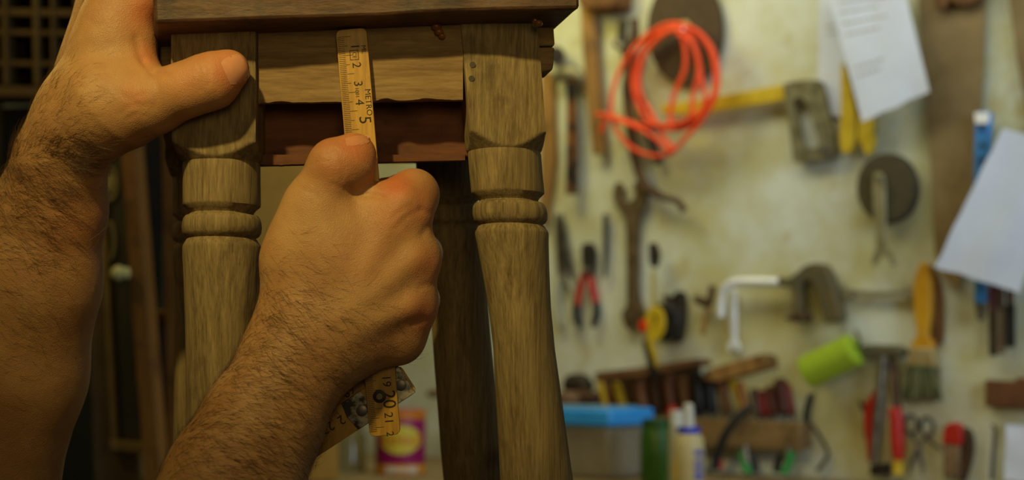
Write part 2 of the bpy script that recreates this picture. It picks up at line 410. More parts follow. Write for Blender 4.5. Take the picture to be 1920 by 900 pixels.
# glue drips under the seat
M_GLUE = mat('glue', hexc(150, 96, 40), hexc(110, 66, 30), .35)
for blob in (((823, 60, 9), (829, 68, 7), (818, 50, 10)), ((1010, 44, 8), (1003, 40, 6)), ((588, 47, 9), (596, 46, 7))):
    g = MB()
    for x, y, r in blob: g.sphere(P(x, y, .7655 if x < 900 else .757), (r/FPX*.77, .003, r/FPX*.6))
    g.build('glue_drip', M_GLUE, stool)
# dowel heads on the right post
for x, y in ((886, 121), (884, 147)):
    MB().tube([P(x, y, .7662), P(x, y, .772)], .0016, 12).build('dowel_pin', mat('dowel', hexc(60, 54, 46), hexc(80, 70, 55), .7), stool)

# ------------------------------------------------------------------ the folding rule
M_RULE = wood('rule_wood', hexc(150, 106, 34), hexc(196, 150, 58), hexc(104, 68, 26), (1, 1, .08), 300, .45, .25, 30, .56, .8, .0002, .5)
M_INK = plain('printing_ink', hexc(42, 30, 16), .7)
M_PLATE = mat('tarnished_brass_plate', hexc(58, 52, 46), hexc(170, 160, 145), .4, .7, 120, .4, lo=.42, hi=.56)
M_RIVET = mat('rivet_metal', hexc(90, 80, 66), hexc(124, 110, 88), .4, .8, 80)
rule = thing('folding_rule', 'yellow folding wooden rule held against the stool rail', 'ruler', PZ(690, 430, 0))
def section(a, b, z, wpx, nums=(), ticks=(), th=2.3, extra=()):
    A = PZ(a[0], a[1], z); B = PZ(b[0], b[1], z); ax = (B-A).normalized(); ln = (B-A).length
    side = FW.cross(ax).normalized()
    if side.dot(RT) < 0: side = -side
    nz = -FW; hw = wpx/FPX*(D0-z/1000)/2
    r = .003; out = []
    for sx, sy, a0 in ((-1, -1, 180), (1, -1, 270), (1, 1, 0), (-1, 1, 90)):
        cx, cy = (0 if sy < 0 else ln) + (-sy)*r, sx*(hw-r)
        for t in range(0, 91, 30):
            an = math.radians(t)
            if (sx, sy) == (-1, -1): d = (-math.cos(an), -math.sin(an))
            elif (sx, sy) == (1, -1): d = (-math.sin(an), math.cos(an))
            elif (sx, sy) == (1, 1): d = (math.cos(an), math.sin(an))
            else: d = (math.sin(an), -math.cos(an))
            if (sx, sy) == (-1, -1): d = (-math.sin(an), -math.cos(an))
            if (sx, sy) == (1, -1): d = (-math.cos(an), math.sin(an))
            if (sx, sy) == (1, 1): d = (math.sin(an), math.cos(an))
            if (sx, sy) == (-1, 1): d = (math.cos(an), -math.sin(an))
            out.append((cx+d[0]*r, cy+d[1]*r))
    # order the corners anticlockwise
    c0 = (ln/2, 0); out.sort(key=lambda p: math.atan2((p[1]-c0[1])/hw, (p[0]-c0[0])/(ln/2)))
    s = MB().prism([A+ax*x+side*y for x, y in out], FW*(th/1000)).build('rule_section', M_RULE, rule, bevel=.0003)
    pr = MB(); sg = nz*.00012
    for s_cm, txt, size, off, flip in nums:
        t_ax, t_ay = ax, side          # text runs along the rule
        if flip: t_ax, t_ay = -ax, -side
        put_text(pr, txt, size, A+ax*s_cm+side*off+sg, t_ax, t_ay if t_ax.cross(t_ay).dot(nz) > 0 else -t_ay)
    for s0, s1 in ticks:
        k = 0; s_ = s0
        while s_ < s1:
            l_ = .0075 if k % 10 == 0 else (.0055 if k % 5 == 0 else .0036)
            c = A+ax*s_-side*(hw-.0006)+sg
            pr.add([c-ax*.00011, c+ax*.00011, c+ax*.00011+side*l_, c-ax*.00011+side*l_], [(0, 1, 2, 3)])
            s_ += .001; k += 1
    if extra:
        for q in extra: pr.add([A+ax*x+side*y+sg for x, y in q], [tuple(range(len(q)))])
    if pr.v: pr.build('printing', M_INK, s, smooth=False)
    return A, ax, side, hw
cmx = .01
nums = [(.0096+i*.01, str(i+1), .0066, .0012 if i < 4 else .0030, False) for i in range(20)]
nums[4] = (.0493, '5', .0092, .0032, False); nums[19] = (.1995, '20', .0100, .0035, False)
nums += [(.2090+.0005, '21', .0066, .0026, False), (.2180, '2', .0056, .0026, False), (.0115, 'ML', .0036, .0058, False), (.040, 'METRO', .0044, .0060, False), (.0142, 'CE', .0028, .0006, False), (.0343, '1001', .0028, .0004, False)]
box_ = []
for x0, x1, y0, y1 in ((.0115, .0168, -.0018, -.0015), (.0115, .0168, .0026, .0029), (.0115, .0118, -.0018, .0029), (.0165, .0168, -.0018, .0029)):
    box_.append([(x0, y0), (x1, y0), (x1, y1), (x0, y1)])
A, ax, side, hw = section((658, 54), (722, 817), 0.0, 58, nums, [(.004, .217)], extra=box_)
p20 = A+ax*.1975-side*.0012
def disc(mb, c, n_, r, h, seg=24): return mb.tube([c-n_*.0005, c+n_*h*.7, c+n_*h], [r, r, r*.8], seg)
M_INKRING = plain('dark_brass', hexc(46, 30, 20), .5, .3)
r_ = disc(MB(), p20, -FW, .0036, .0004).build('washer', M_INKRING, rule)
disc(MB(), p20, -FW, .0021, .0012).build('rivet', M_RIVET, rule)
C_, cax, cside, chw = section((766, 709), (545, 853), -3.0, 60, [(.0425, '2', .0072, -.001, False), (.0510, '23', .0072, -.0015, False), (.0625, '24', .0072, -.001, False)], [(.042, .09)])
section((735, 668), (560, 783), -6.0, 60, [(.030, '69', .0066, .003, False), (.05, '7', .0066, .003, False)], [(.0, .06)])
for s_, ln in ((.0065, .0110), (.0315, .0125)):
    c = C_+cax*s_; e = cside*(chw*.98)
    MB().prism([c-cax*ln*.5-e-FW*.0004, c+cax*ln*.5-e-FW*.0004, c+cax*ln*.62-FW*.0004, c+cax*ln*.5+e-FW*.0004, c-cax*ln*.5+e-FW*.0004], FW*.0008).build('joint_plate', M_PLATE, rule, bevel=.0002)
    disc(MB(), c-cax*.001-FW*.0004+cside*.001, -FW, .0030, .0008).build('rivet', mat('grey_rivet', hexc(120, 112, 108), hexc(90, 84, 80), .4, .7), rule)

# ------------------------------------------------------------------ things on the tool wall
def smoothpoly(pts, k=5, closed=True):
    n = len(pts); out = []
    for i in range(n):
        p0, p1, p2, p3 = [Vector((*pts[(i+j) % n], 0)) for j in (-1, 0, 1, 2)]
        for j in range(k):
            t = j/k; q = .5*((2*p1)+(p2-p0)*t+(2*p0-5*p1+4*p2-p3)*t*t+(3*p1-p0-3*p2+p3)*t**3); out.append((q.x, q.y))
    return out
def hook(px, py, parent=None):    # a nail in the wall
    m = wtube(MB(), [(px, py, -.01), (px, py, .028)], 2.2, 8)
    return m
# 1 large brown disc with a centre hole, hung at the top
t = wthing('grinding_disc', 'large dark brown round disc hanging behind the red hose', 'disc', 1283, 60)
m = MB(); out_ = ell(1283, 56, 70, 104, 56)
wflat(m, out_, .004, .016); m.build('disc', mat('brown_disc', hexc(70, 54, 34), hexc(86, 68, 44), .8, scale=60, bump=.3), t, bevel=.002)
m = MB(); wflat(m, ell(1283, 56, 14, 19, 24), .015, .020); m.build('hub', M_STEEL, t, bevel=.001)
# 2 red hose
hp = [(1119, 214, .05), (1150, 219, .05), (1200, 234, .05), (1262, 236, .05), (1318, 205, .05), (1346, 150, .05), (1332, 85, .05), (1284, 48, .05), (1228, 62, .045), (1192, 112, .04), (1188, 168, .04), (1212, 222, .045), (1262, 242, .055), (1316, 222, .06), (1341, 160, .06), (1330, 90, .055), (1286, 55, .05), (1238, 64, .05), (1206, 112, .05), (1200, 170, .05), (1222, 214, .06), (1240, 250, .06), (1262, 284, .06), (1222, 292, .055), (1176, 270, .055), (1148, 222, .06), (1152, 160, .06), (1178, 104, .06), (1216, 64, .06), (1262, 44, .06), (1312, 62, .062), (1342, 112, .064), (1344, 172, .066), (1318, 222, .066), (1288, 256, .066), (1258, 284, .064), (1232, 262, .07), (1196, 240, .07), (1158, 226, .068), (1139, 222, .064), (1128, 248, .06)]
hose = thing('coiled_hose', 'bright orange-red coiled hose hanging over the brown disc', 'hose', WP(1260, 170, .04), -AW)
def hosepath(pts, k=7): return spline([WP(*p) for p in pts], k)
M_HOSE = mat('orange_red_rubber', hexc(250, 74, 30), hexc(255, 88, 38), .45, bump=0)
mm = MB().tube(hosepath(hp), .0042, 12)
mm.tube(hosepath([(1232, 66, .07), (1268, 52, .07), (1284, 86, .07), (1284, 130, .07), (1268, 168, .07), (1258, 205, .07), (1262, 232, .068), (1300, 226, .07), (1322, 190, .07), (1314, 140, .072), (1306, 96, .07), (1288, 62, .07), (1258, 58, .07), (1222, 84, .07), (1196, 130, .07), (1194, 190, .07), (1226, 232, .072), (1290, 224, .075), (1300, 180, .074), (1310, 130, .074), (1298, 80, .072), (1270, 64, .072)]), .0042, 12)
mm.build('hose', M_HOSE, hose)
m = wtube(MB(), [(1281, 58, -.01), (1281, 54, .085)], 3, 8); wsolo('wall_hook', m, M_CHROME_GLARE, 'small bright metal peg holding the red hose coil', 'hook', 1281, 58)
# 3 mallet and hammer at the left edge of the tool wall
t = wthing('mallet', 'long brown handled mallet hanging at the top beside the stool', 'mallet', 1115, 100)
wtube(MB(), [(1103, 10, .025), (1108, 90, .022), (1116, 190, .022), (1125, 288, .02)], [15, 16, 15, 14], 14, flat=.7).build('handle', M_WH, t)
m = MB(); wflat(m, [(1078, -50), (1152, -50), (1154, 8), (1138, 16), (1100, 17), (1082, 8)], .002, .06); m.build('head', M_BRWOOD, t, bevel=.005)
t = wthing('claw_hammer', 'hammer with pale metal head and mottled orange handle beside the stool', 'hammer', 1072, 200)
wtube(MB(), [(1071, 150, .03), (1073, 220, .03), (1073, 300, .03), (1072, 364, .03)], [8, 11, 12, 12], 14).build('handle', wood('mottled_handle', hexc(50, 34, 20), hexc(150, 92, 36), hexc(26, 22, 18), scale=60, blot=30, blot_lo=.46, blot_hi=.54), t)
m = MB(); wtube(m, [(1040, 146, .03), (1052, 142, .03), (1062, 138, .03), (1074, 136, .03), (1084, 140, .03), (1092, 150, .03)], [11, 11, 17, 16, 11, 5], 16); m.build('head', mat('painted_metal', hexc(160, 152, 122), hexc(120, 112, 84), .5, .4), t)
m = wtube(MB(), [(1042, 104, -.01), (1042, 104, .05)], [12, 17], 20); wsolo('round_peg', m, M_DARKIRON, 'dark round peg on the wall above the pale hammer head', 'peg', 1042, 104)
m = MB(); wflat(m, [(1013, 130), (1034, 135), (1038, 300), (1022, 420), (1012, 420)], .004, .02)
wsolo('wooden_lath', m, M_WH, 'brown wooden lath on the wall close to the stool leg', 'lath', 1025, 250, bevel=.002)
# 4 tongs
t = wthing('blacksmith_tongs', 'long dark iron tongs hanging behind the red hose', 'tongs', 1180, 120)
m = MB(); wtube(m, spline([(1169, 38, .02), (1166, 66, .02), (1172, 94, .02), (1184, 150, .018), (1208, 220, .016), (1235, 306, .015)], 5), 8, 12); m.build('jaw_handle', M_DARKIRON, t)
m = MB(); wtube(m, spline([(1189, 36, .03), (1191, 66, .03), (1181, 94, .03), (1176, 160, .03), (1182, 230, .03), (1192, 300, .03), (1208, 345, .032), (1240, 368, .03), (1268, 376, .03), (1282, 394, .03)], 5), [8]*5+[8]*10+[10]*10+[9]*10+[6]*10+[8], 12); m.build('jaw_handle', M_RUST, t)
m = MB(); wtube(m, [(1178, 94, .01), (1178, 94, .045)], 10, 16); m.build('pivot_rivet', M_STEEL, t)
m = MB(); wtube(m, [(1155, 80, .03), (1162, 84, .03), (1170, 90, .03)], 9, 12); m.build('jaw_stop', M_STEEL, t)
# 5 big open-ended wrench
t = wthing('open_end_wrench', 'long rusty open-ended wrench hanging upright in the middle of the wall', 'wrench', 1185, 480)
o_ = smoothpoly([(1152, 346), (1160, 342), (1166, 356), (1166, 372), (1178, 378), (1188, 370), (1190, 352), (1188, 342), (1200, 342), (1209, 358), (1208, 382), (1199, 404), (1195, 440), (1194, 540), (1198, 566), (1205, 584), (1203, 606), (1192, 621), (1188, 602), (1180, 600), (1180, 619), (1168, 606), (1166, 584), (1174, 564), (1173, 440), (1169, 406), (1154, 386), (1148, 364)], 4)
m = MB(); wflat(m, o_, .006, .018); m.build('wrench_body', mat('brown_steel', hexc(88, 70, 46), hexc(128, 106, 76), .6, .45, 50, .3), t, bevel=.002)
wsolo('wall_nail', hook(1187, 352), M_STEEL, 'nail carrying the long rusty open-ended wrench', 'nail', 1187, 352)
# 6 snips with pale handles
t = wthing('metal_snips', 'grey metal snips with pale handles hanging beside the stool leg', 'snips', 1056, 470)
for dx, w_ in ((-4, .010), (5, .016)):
    m = MB(); wflat(m, smoothpoly([(1044+dx, 410), (1050+dx, 404), (1062+dx, 470), (1068+dx, 520), (1052+dx, 524), (1046+dx, 470)], 4), w_-.005, w_); m.build('blade', M_STEEL, t, bevel=.001)
for pts in ([(1054, 516, .014), (1046, 560, .014), (1052, 612, .014)], [(1064, 516, .014), (1078, 560, .014), (1074, 606, .014)]):
    wtube(MB(), spline(pts, 6), 6, 12, flat=.7).build('handle', mat('pale_grip', hexc(172, 170, 146), hexc(150, 146, 120), .5), t)
wtube(MB(), [(1060, 512, .004), (1060, 512, .022)], 6, 14).build('pivot', M_STEEL, t)
# 7 side cutters
t = wthing('side_cutters', 'pliers with red and black grips hanging jaws upwards', 'pliers', 1100, 530)
for s_ in (-1, 1):
    m = MB(); wflat(m, smoothpoly([(1100, 460), (1100+s_*7, 457), (1100+s_*11, 470), (1100+s_*9, 500), (1100+s_*6, 514), (1100-s_*4, 518), (1099, 500)], 4), .008, .022); m.build('jaw', M_DARKIRON, t, bevel=.0015)
    wtube(MB(), spline([(1100+s_*3, 508, .016), (1100+s_*9, 530, .016), (1100+s_*15, 556, .016), (1100+s_*17, 572, .016)], 5), [6]*5+[7]*11, 12, flat=.8).build('grip', M_RED, t)['label'] = 'red grip'
    wtube(MB(), spline([(1100+s_*17, 568, .016), (1100+s_*19, 585, .016), (1100+s_*15, 602, .016), (1100+s_*12, 614, .016)], 5), [7]*11+[6]*4+[3], 12, flat=.8).build('grip_end', M_BLACK, t)['label'] = 'black grip end'
wtube(MB(), [(1100, 505, .006), (1100, 505, .028)], 6, 14).build('pivot', M_STEEL, t)
# 8 thin punch
m = wtube(MB(), [(1136, 401, .015), (1136, 405, .015), (1136, 470, .015), (1135, 505, .015), (1134, 521, .015)], [4.5, 6, 5.5, 4.5, 2.5], 10)
wsolo('steel_punch', m, M_DARKIRON, 'thin dark steel punch hanging between the pliers and the long wrench', 'punch', 1136, 460)
# 9 tape measure on its strap
t = wthing('tape_measure', 'yellow and black tape measure hanging by its blade below a hook', 'tape measure', 1228, 600)
c = WP(1238, 606, .03)
def wel(cx, cy, rx, ry, w0, w1, rot=0, n=36): return wflat(MB(), ell(cx, cy, rx, ry, n, rot=rot), w0, w1)
wel(1242, 604, 30, 37, .026, .044).build('case', M_BLACK, t, bevel=.004)
wel(1226, 607, 20, 34, .0445, .050, 4).build('face_plate', M_YEL, t, bevel=.002)['label'] = 'yellow face plate'
m = MB(); put_text(m, '7', .030, WP(1227, 604, .0505), U, V); m.build('marking', M_BLACK, t, smooth=False)
wflat(MB(), smoothpoly([(1200, 602), (1208, 600), (1211, 616), (1203, 622), (1197, 612)]), .036, .054).build('lock_button', mat('red_button', hexc(228, 48, 22), rough=.4, bump=0), t, bevel=.001)
wflat(MB(), [(1221, 506), (1228, 506), (1229, 575), (1221, 575)], .036, .037).build('blade', mat('tape_blade', hexc(190, 172, 90), rough=.4, bump=0), t)
wflat(MB(), smoothpoly([(1216, 460), (1222, 455), (1230, 458), (1236, 480), (1230, 500), (1218, 496)]), .030, .036).build('belt_clip', M_DARKIRON, t, bevel=.001)
wflat(MB(), [(1204, 640), (1212, 636), (1232, 690), (1228, 712), (1218, 700)], .102, .104).build('strap', M_BLACK, t)
wflat(MB(), [(1212, 636), (1221, 634), (1233, 676), (1231, 692)], .1045, .106).build('strap_stripe', M_YEL, t)['label'] = 'yellow strap stripe'
# 10 dark clamp beside the tape
t = wthing('small_clamp', 'small dark iron clamp hanging right behind the tape measure', 'clamp', 1266, 590)
wflat(MB(), smoothpoly([(1242, 552), (1258, 556), (1268, 546), (1279, 552), (1281, 592), (1274, 636), (1262, 638), (1266, 600), (1258, 576), (1246, 566)], 4), .002, .018).build('frame', M_DARKIRON, t, bevel=.002)
wtube(MB(), [(1252, 562, .019), (1268, 612, .019)], 3, 10).build('screw', M_RUST, t)
# 11 tack hammer
t = wthing('tack_hammer', 'tiny hammer with brown head and thin light handle', 'hammer', 1325, 570)
wtube(MB(), [(1331, 560, .02), (1325, 595, .02), (1316, 627, .02)], [4.5, 5, 5.5], 10).build('handle', M_WH, t)
wtube(MB(), [(1299, 556, .02), (1308, 562, .02), (1322, 568, .02), (1330, 566, .02)], [2, 8, 9, 9], 12).build('head', M_RUST, t)
wtube(MB(), [(1336, 535, .02), (1334, 552, .02), (1330, 572, .02)], [6, 7, 7], 12).build('striking_face', M_RUST, t)
# 12 wrench standing upright under the chrome tube
t = wthing('combination_wrench', 'small shiny wrench hanging upright under the chrome tube', 'wrench', 1374, 600)
wflat(MB(), smoothpoly([(1370, 546), (1378, 546), (1379, 600), (1379, 636), (1385, 648), (1382, 660), (1377, 650), (1371, 650), (1367, 660), (1363, 648), (1370, 636), (1369, 600)], 4), .006, .014).build('wrench_body', M_CHROME_GLARE, t, bevel=.001)
# 13 hand drill like frame saw with a chrome tube
t = wthing('frame_saw', 'small saw with bright chrome tube frame and grey-brown pistol grip', 'saw', 1465, 545)
wtube(MB(), spline([(1352, 594, .03), (1353, 568, .03), (1358, 545, .03), (1370, 532, .03), (1392, 528, .03), (1425, 528, .03), (1461, 529, .03)], 6), [6]*12+[8]*25, 14).build('frame_tube', M_CHROME_GLARE, t)['label'] = 'chrome tube'
M_GRIP = mat('grey_brown_grip', hexc(112, 92, 50), hexc(88, 84, 62), .5, scale=26, bump=.1)
wflat(MB(), smoothpoly([(1458, 520), (1474, 522), (1492, 512), (1508, 498), (1530, 493), (1546, 500), (1558, 528), (1568, 562), (1574, 598), (1545, 602), (1538, 572), (1528, 540), (1518, 526), (1504, 530), (1500, 548), (1499, 588), (1486, 588), (1486, 548), (1480, 538), (1462, 536)], 4), .008, .036).build('grip', M_GRIP, t, bevel=.004)
wflat(MB(), smoothpoly([(1470, 596), (1484, 590), (1494, 584), (1508, 588), (1512, 598), (1500, 604), (1482, 602)], 4), .01, .034).build('blade_clamp', M_RUST, t, bevel=.002)
# 14 yellow hacksaw
t = wthing('hacksaw', 'yellow framed hacksaw with grey loop handle below the red hose', 'saw', 1400, 190)
wflat(MB(), [(1238, 196), (1290, 190), (1466, 158), (1470, 188), (1300, 216), (1240, 214)], .020, .028).build('frame', M_YEL, t, bevel=.002)
m = MB(); o1 = smoothpoly([(1466, 162), (1484, 153), (1530, 150), (1541, 160), (1552, 205), (1564, 250), (1562, 288), (1548, 298), (1492, 304), (1486, 290), (1481, 245), (1475, 205), (1466, 186)], 4)
i1 = smoothpoly([(1488, 190), (1496, 184), (1507, 185), (1514, 196), (1524, 230), (1534, 262), (1534, 272), (1526, 278), (1512, 277), (1503, 266), (1497, 235)], 2)
def ringplate(outer, inner, w0, w1):
    m = MB(); n = len(outer); cx = sum(p[0] for p in inner)/len(inner); cy = sum(p[1] for p in inner)/len(inner)
    def atang(poly, a):                  # point of the outline in direction a
        best = None
        for (x0, y0), (x1, y1) in zip(poly, poly[1:]+poly[:1]):
            dx, dy = math.cos(a), math.sin(a); ex, ey = x1-x0, y1-y0; den = dx*ey-dy*ex
            if abs(den) < 1e-9: continue
            t = ((x0-cx)*ey-(y0-cy)*ex)/den; s = ((x0-cx)*dy-(y0-cy)*dx)/den
            if t > 0 and -1e-6 <= s <= 1+1e-6: best = t if best is None else max(best, t)
        return (cx+math.cos(a)*best, cy+math.sin(a)*best)
    K = 140; A_ = [2*math.pi*k/K for k in range(K)]; O = [atang(outer, a) for a in A_]; I = [atang(inner, a) for a in A_]
    vs = [WP(x, y, w1) for x, y in O]+[WP(x, y, w1) for x, y in I]; vs += [v+N*(w0-w1) for v in vs]
    fs = []
    for k in range(K):
        q = (k+1) % K; fs += [(k, q, K+q, K+k), (2*K+q, 2*K+k, 3*K+k, 3*K+q), (q, k, 2*K+k, 2*K+q), (K+k, K+q, 3*K+q, 3*K+k)]
    return m.add(vs, fs)
ringplate(o1, i1, .010, .022).build('handle', mat('grey_cast_handle', hexc(92, 84, 58), hexc(140, 132, 100), .55, .3, 50, .3), t)
wtube(MB(), [(1546, 282, .012), (1546, 282, .030)], 7, 14).build('wing_nut', M_STEEL, t)
# 15 yellow handled tools behind the paper
t = wthing('utility_knife', 'bright yellow handled tool left of and half under the big white paper', 'knife', 1590, 230)
wflat(MB(), smoothpoly([(1577, 120), (1584, 128), (1596, 170), (1603, 215), (1600, 262), (1592, 284), (1579, 286), (1574, 262), (1576, 200), (1576, 160)], 4), .014, .028).build('handle', M_YEL, t, bevel=.003)
t = wthing('yellow_chisel', 'yellow handle hanging below the lower edge of the big white paper', 'chisel', 1626, 250)
wflat(MB(), smoothpoly([(1612, 200), (1636, 200), (1637, 262), (1630, 286), (1622, 288), (1612, 262), (1608, 270)], 4), .008, .024).build('handle', M_YEL, t, bevel=.003)
wtube(MB(), [(1641, 180, .02), (1643, 255, .02)], 2, 8).build('shank', M_STEEL, t)
# 16 sheets of paper
M_FAINT = plain('faint_writing', hexc(176, 170, 152), .9)
def sheet(name, q, w0, w1, label, seed, lines=(), notch=()):
    t = thing(name, label, 'paper', WP(*q[0], w0), -AW); m = MB(); n = 26; m2 = MB()
    def s_(u, v, e=0):
        a = Vector(q[0]).lerp(Vector(q[1]), u); b = Vector(q[3]).lerp(Vector(q[2]), u); p = a.lerp(b, v)
        e1_ = 4*mnoise.noise(Vector((u*5, seed, v*5)))*(1 if v > .9 or u < .05 or u > .95 else 0)
        return WP(p[0]+e1_*.4, p[1]+e1_, w0+(w1-w0)*v + (.006 if w0 > .02 else .0025)*mnoise.noise(Vector((u*2, v*2, seed)))+e)
    for e in (.0006, 0):
        for i in range(n+1):
            for j in range(n+1): m.v.append(s_(i/n, j/n, e))
    k = (n+1)**2
    for i in range(n):
        for j in range(n):
            a = i*(n+1)+j; m.f.append((a, a+1, a+n+2, a+n+1)); m.f.append((k+a+n+1, k+a+n+2, k+a+1, k+a))
    rim = [i*(n+1) for i in range(n)]+[n*(n+1)+j for j in range(n)]+[i*(n+1)+n for i in range(n, 0, -1)]+[j for j in range(n, 0, -1)]
    for a, b in zip(rim, rim[1:]+rim[:1]): m.f.append((b, a, a+k, b+k))
    m.build('sheet', M_PAPER, t)
    for v, u0, u1 in lines:
        uu = u0
        while uu < u1:
            du = random.uniform(.03, .09)
            m2.add([s_(uu, v, .0012), s_(uu+du, v, .0012), s_(uu+du, v+.014, .0012), s_(uu, v+.014, .0012)], [(0, 1, 2, 3)]); uu += du+.02
    if m2.v: m2.build('faint_writing', M_FAINT, t, smooth=False)
    return t
sheet('paper_sheet', [(1536, -20), (1640, -40), (1606, 226), (1533, 208)], .005, .006, 'white paper sheet hanging partly behind the biggest sheet at the top', 3, [(.3, .1, .5), (.36, .15, .5)])
sheet('paper_sheet', [(1546, -34), (1690, -46), (1743, 171), (1617, 229)], .045, .056, 'big white paper sheet with torn lower edge hanging at the top right', 5, [(.15, .1, .7), (.22, .1, .6), (.30, .1, .65), (.38, .1, .5), (.62, .1, .5), (.68, .1, .4)])
sheet('paper_sheet', [(1880, 240), (2010, 276), (1912, 549), (1752, 500)], .05, .06, 'tilted white paper sheet covering the handsaw blade and blue handle', 8)
sheet('paper_sheet', [(1886, 796), (1990, 800), (1990, 905), (1882, 903)], .01, .012, 'pale paper sheet at the bottom right corner of the wall', 11)
# 17 disc with spanner
t = wthing('cutting_disc', 'round dark cutting disc with a second disc behind it on the right wall', 'disc', 1660, 352)
wel(1666, 353, 55, 66, .002, .012).build('rear_disc', mat('disc_rim', hexc(70, 60, 44), hexc(90, 78, 58), .8), t, bevel=.001)
wel(1659, 352, 53, 64, .020, .030).build('front_disc', mat('disc_face', hexc(72, 62, 36), hexc(84, 74, 46), .85, scale=90, bump=.3), t, bevel=.001)
wel(1660, 352, 18, 22, .0115, .0205).build('hub', M_STEEL, t)
t = wthing('pin_spanner', 'pale steel pin spanner hanging in front of the cutting disc', 'wrench', 1652, 400)
wflat(MB(), smoothpoly([(1637, 330), (1646, 323), (1656, 330), (1659, 360), (1660, 420), (1662, 462), (1672, 470), (1678, 494), (1670, 496), (1664, 482), (1652, 480), (1640, 496), (1634, 492), (1640, 470), (1643, 462), (1639, 420), (1637, 380)], 4), .033, .039).build('spanner_body', mat('pale_steel', hexc(142, 134, 96), hexc(170, 164, 130), .4, .5, 40), t, bevel=.001)
wsolo('wall_nail', wtube(MB(), [(1646, 336, -.01), (1646, 336, .05)], 4, 10), M_STEEL, 'nail in the middle of the cutting disc', 'nail', 1646, 336)
# 18 handsaws
def sawteeth(x0, y0, x1, y1, n, amp):
    r = []
    for i in range(n):
        t0 = i/n; r.append((x0+(x1-x0)*t0, y0+(y1-y0)*t0)); r.append((x0+(x1-x0)*(t0+.9/n)+amp, y0+(y1-y0)*(t0+.9/n)))
    return r
t = wthing('hand_saw', 'wide browned handsaw blade hanging point down under the tilted paper', 'saw', 1785, 250)
wflat(MB(), [(1718, -40), (1848, -40), (1844, 120), (1834, 330), (1798, 545), (1768, 520), (1752, 470), (1742, 250), (1728, 100)], .010, .013).build('blade', M_SAW, t)
wflat(MB(), smoothpoly([(1742, -60), (1842, -60), (1838, -8), (1806, 12), (1780, 2), (1768, 18), (1754, 10), (1748, -20)], 4), .004, .03).build('handle', M_BRWOOD, t, bevel=.003)
t = wthing('hand_saw', 'brown handsaw blade cut off by the right edge of the photo', 'saw', 1912, 60)
wflat(MB(), [(1888, -40), (2010, -40), (2000, 330), (1960, 360), (1934, 260), (1906, 110)], .010, .013).build('blade', M_SAW, t)
wflat(MB(), smoothpoly([(1900, -120), (2000, -120), (2002, -44), (1960, -28), (1900, -40)], 4), .004, .03).build('handle', M_BRWOOD, t, bevel=.003)
# 19 blue slotted handle
t = wthing('drilled_bar', 'blue metal bar with round holes hanging between handsaw and tilted paper', 'bar', 1840, 300)
m = MB(); wflat(m, [(1828, 214), (1832, 209), (1854, 209), (1857, 214), (1850, 330), (1846, 568), (1826, 568), (1825, 330)], .016, .030); m.build('bar', M_BLUE, t, bevel=.002)
for y in (240, 272, 300): wel(1841, y, 4.5, 6, .0285, .0312).build('hole_rim', M_DARKIRON, t)
wflat(MB(), [(1827, 211), (1855, 211), (1853, 232), (1828, 232)], .030, .0325).build('end_cap', M_CHROME_GLARE, t, bevel=.001)
wflat(MB(), smoothpoly([(1828, 566), (1845, 566), (1844, 590), (1837, 602), (1831, 594)]), .018, .028).build('tip', M_STEEL, t, bevel=.001)
# 20 dark tools hanging under the tilted paper
for i, (x0, x1, y0, y1, mt, lb) in enumerate(((1854, 1868, 535, 668, M_DARKIRON, 'dark file with grey flat blade hanging left in the group under the tilted paper'), (1866, 1884, 530, 664, mat('brown_grey_steel', hexc(96, 78, 56), hexc(120, 102, 78), .6), 'brown grey flat scraper hanging second in the group under the tilted paper'), (1886, 1902, 530, 652, M_BLACK, 'black bar shaped tool hanging rightmost in the group under the tilted paper'))):
    t = wthing('flat_file', lb, 'file', (x0+x1)/2, 600, 'tools under the tilted paper')
    wflat(MB(), [(x0, y0+40), (x1, y0+40), (x1, y1-6), (x1-3, y1), (x0+2, y1), (x0, y1-6)], .014+i*.004, .020+i*.004).build('blade', mt, t, bevel=.001)
    wtube(MB(), [((x0+x1)/2, y0-4, .02), ((x0+x1)/2, y0+20, .02), ((x0+x1)/2, y0+50, .02)], [6, 8, 6], 12).build('handle', M_DKWOOD if i != 0 else mat('maroon_handle', hexc(92, 30, 26), rough=.5), t)
# 21 ring spanner lying across
t = wthing('double_wrench', 'pale double-ended wrench hanging crosswise left of the paintbrush', 'wrench', 1640, 547)
wflat(MB(), smoothpoly([(1574, 540), (1580, 530), (1588, 540), (1598, 542), (1640, 545), (1690, 544), (1696, 536), (1712, 538), (1716, 550), (1708, 562), (1696, 560), (1690, 553), (1640, 556), (1600, 553), (1592, 562), (1582, 566), (1586, 552)], 4), .008, .016).build('wrench_body', mat('satin_steel', hexc(140, 134, 106), hexc(180, 174, 146), .4, .5, 40), t, bevel=.001)
